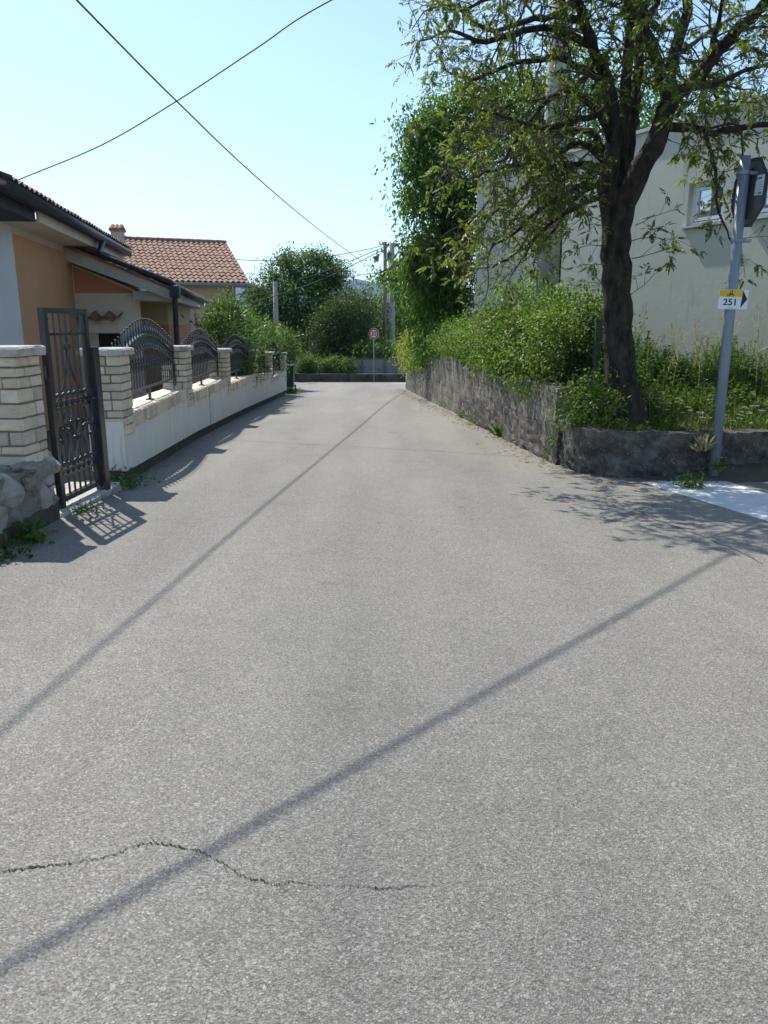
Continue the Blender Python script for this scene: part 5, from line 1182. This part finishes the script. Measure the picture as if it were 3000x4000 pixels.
# ================================================================ oleanders behind the fence
def oleander(label, base, bl, n, flowers=0, shoots=()):
    o = shrub('oleander', label, base, bl, n, .125, 'olean', .33, .17, 18, 'shrub', 'oleanders behind the iron fence', -.35, 22, .45, .7)
    if shoots:
        lv = LV()
        for p, h in shoots:
            p = Vector(p); k = int(h/.025); tt = RN.random(k); an = RN.random(k)*6.28; C = V3(p)+np.array([0, 0, 1.])*(tt*h)[:, None]; lv.add(C, np.stack([np.cos(an), np.sin(an), 1.1+0*an], 1), np.stack([-np.cos(an), -np.sin(an), .9+0*an], 1), .12*(1.2-.6*tt), .036)
        lv.build('shoots', 'olean', o)
    if flowers:
        lv = LV()
        for _ in range(flowers):
            c, r = random.choice(bl); d = rdir(1)[0]; d[2] = abs(d[2]); d[1] = -abs(d[1]); C = V3(c)+d*np.array(r)*.98; lv.add(np.tile(C, (9, 1))+RN.normal(size=(9, 3))*.03, rdir(9), rdir(9), .05, .035)
        lv.build('flowers', 'pinkp', o)
    return o
oleander('tall oleander with upright shoots rising behind the third fence panel', (-4.55, 22.4, -.85), [B(880, 1250, 22.3, 75, 80), B(835, 1280, 21.9, 40, 45), B(935, 1300, 24.2, 60, 85), B(970, 1290, 25.1, 40, 70), B(900, 1340, 22.8, 55, 55)], 5200, 0, [(at(u, v, 22.4), h) for u, v, h in ((830, 1260, .6), (858, 1240, .55), (893, 1245, 1.0), (912, 1240, .8), (948, 1260, .6), (876, 1250, .5), (930, 1255, .5), (985, 1275, .5), (810, 1300, .35), (845, 1225, .3))])
oleander('dark shaded oleander growing through the bars of the third and fourth fence panels', (-4.05, 21.8, -.85), [B(945, 1410, 21.8, 38, 75), B(925, 1440, 21.2, 30, 45), B(970, 1390, 22.8, 30, 70), B(1018, 1410, 25.5, 18, 60)], 3000)
oleander('rounded sunlit oleander behind the fourth fence panel', (-4.55, 28.8, -1.1), [B(1010, 1335, 28.4, 40, 50), B(1045, 1315, 29.8, 40, 50), B(1030, 1375, 28.8, 40, 45)], 3600)
oleander('oleander with pink blossoms at the far end of the white wall', (-4.55, 33.5, -1.27), [B(1105, 1340, 33.5, 42, 55), B(1075, 1370, 32.6, 38, 60), B(1132, 1375, 33.5, 28, 45), B(1088, 1440, 31.2, 22, 40), B(1060, 1325, 31.6, 30, 35)], 4500, 30)
# ================================================================ trees and hedges beyond the junction
wtree('walnut_tree', 'big round walnut tree standing beyond the junction, left of the dark laurels', tuple(at(1190, 1440, 56)), tuple(at(1190, 1250, 56)), .34,
      [B(1120, 1080, 56, 95, 75), B(1230, 1060, 56, 95, 70), B(1060, 1200, 56, 85, 80), B(1180, 1180, 55, 110, 90), B(1290, 1150, 57, 70, 75), B(1250, 1010, 57, 45, 35), B(1120, 1010, 57, 50, 30), B(1000, 1240, 56, 60, 90), B(1290, 1230, 56, 60, 60), B(1100, 1320, 55, 110, 70), B(1230, 1300, 55, 90, 70), B(1310, 1080, 57, 55, 45), B(1010, 1140, 57, 45, 40), B(1060, 1390, 55, 60, 40)], 30000, .2, 'bgleaf', .52, .36, 40, None, .4, True, .4)
wtree('laurel_tree', 'dense dark evergreen tree behind the speed sign', tuple(at(1330, 1450, 47)), tuple(at(1335, 1250, 47)), .22,
      [B(1300, 1310, 47, 65, 125), B(1370, 1290, 47, 60, 140), B(1425, 1300, 48, 36, 120), B(1265, 1340, 47, 40, 100), B(1400, 1370, 47, 65, 85), B(1325, 1220, 48, 36, 60), B(1340, 1390, 46.5, 90, 60)], 22000, .15, 'dkleaf', .45, .42, 24, None, -.2, True, .55)
wtree('laurel_tree', 'narrow dark evergreen with two pointed tops, right behind the 30 sign', tuple(at(1425, 1440, 50)), tuple(at(1425, 1250, 50)), .18, [B(1375, 1205, 50, 26, 75), B(1432, 1205, 50, 20, 75), B(1410, 1290, 50, 45, 110)], 4200, .2, 'dkleaf', .45, .35, 22, None, -.4)
wtree('bend_tree', 'light green tree behind the paired poles at the bend', tuple(at(1590, 1450, 58)), tuple(at(1590, 1250, 58)), .25,
      [B(1500, 1250, 58, 60, 90), B(1580, 1200, 58, 80, 90), B(1640, 1280, 58, 90, 110), B(1480, 1350, 57, 50, 80), B(1570, 1360, 57, 80, 80), B(1475, 1230, 60, 22, 40)], 11000, .2, 'brleaf', .5, .45, 26)
wtree('bend_tree', 'young bright bushy tree low behind the plank fence', tuple(at(1470, 1450, 46)), tuple(at(1470, 1390, 46)), .1, [B(1450, 1400, 45, 60, 45), B(1520, 1390, 46, 60, 50), B(1420, 1370, 45, 40, 40)], 2600, .18, 'brleaf', .5, .3, 18)
wtree('dark_tree', 'dark tree in the gap between the salmon house and the big walnut', tuple(at(1010, 1450, 50)), tuple(at(1010, 1320, 50)), .2, [B(1000, 1330, 50, 60, 80), B(1080, 1360, 49, 60, 70), B(950, 1300, 50, 40, 70)], 5000, .22, 'dkleaf', .5, .4, 22)
for k, (u, v, Y) in enumerate(((700, 1260, 75), (620, 1240, 80), (1720, 1240, 90), (1560, 1300, 75), (1350, 1330, 80), (1180, 1340, 85))):
    wtree('valley_tree', ['round tree far behind the salmon house', 'second round tree far behind the salmon house', 'round tree far behind the retaining wall hedge', 'far tree in the valley behind the paired poles', 'far tree hidden behind the dark evergreen', 'far tree seen through the trunks of the big walnut'][k], tuple(at(u, v+200, Y)), tuple(at(u, v, Y)), .25, [B(u, v, Y, 70, 60), B(u+45, v+30, Y, 60, 50), B(u-45, v+30, Y, 60, 50)], 2500, .34, 'bgleaf', .5, .55, 18, 'far valley trees')
shrub('clipped_bush', 'bright green clipped bush beside the grey block wall at the junction', (at(1190, 1470, 43).x, 43.3, -1.6), [B(1190, 1432, 43.2, 28, 33), B(1183, 1452, 43.1, 24, 18), B(1200, 1410, 43.3, 20, 14)], 3600, .09, 'brleaf', .5, .14, 20, 'bush', None, 0, 8, .75)
shrub('hedge', 'ivy-covered hedge along the junction wall below the dark evergreen', (at(1310, 1470, 43).x, 43.3, -1.6), [B(1262, 1435, 43.2, 22, 36), B(1305, 1432, 43.3, 36, 36), B(1355, 1436, 43.3, 34, 34)], 5200, .09, 'ivy', .55, .15, 22, 'hedge', None, .3, 10, .7)
weed('grass strip sprouting by the kerb left of the clipped bush', 1160, 1487, .5, .6, 120, 'brleaf', .1, True)
# ================================================================ air that fades the far hills
hz = MB(); hz.box((-6500, -320, -60), (6500, 6500, 330)); 
m, t, o = nt('air'); pv = nd(t, 'VolumePrincipled'); pv.inputs['Color'].default_value = (.36, .62, 1, 1); pv.inputs['Density'].default_value = .00012; pv.inputs['Anisotropy'].default_value = .2
t.links.new(pv.outputs[0], o.inputs['Volume']); M['air'] = m
tag(hz.build('haze', 'air'), kind='stuff')
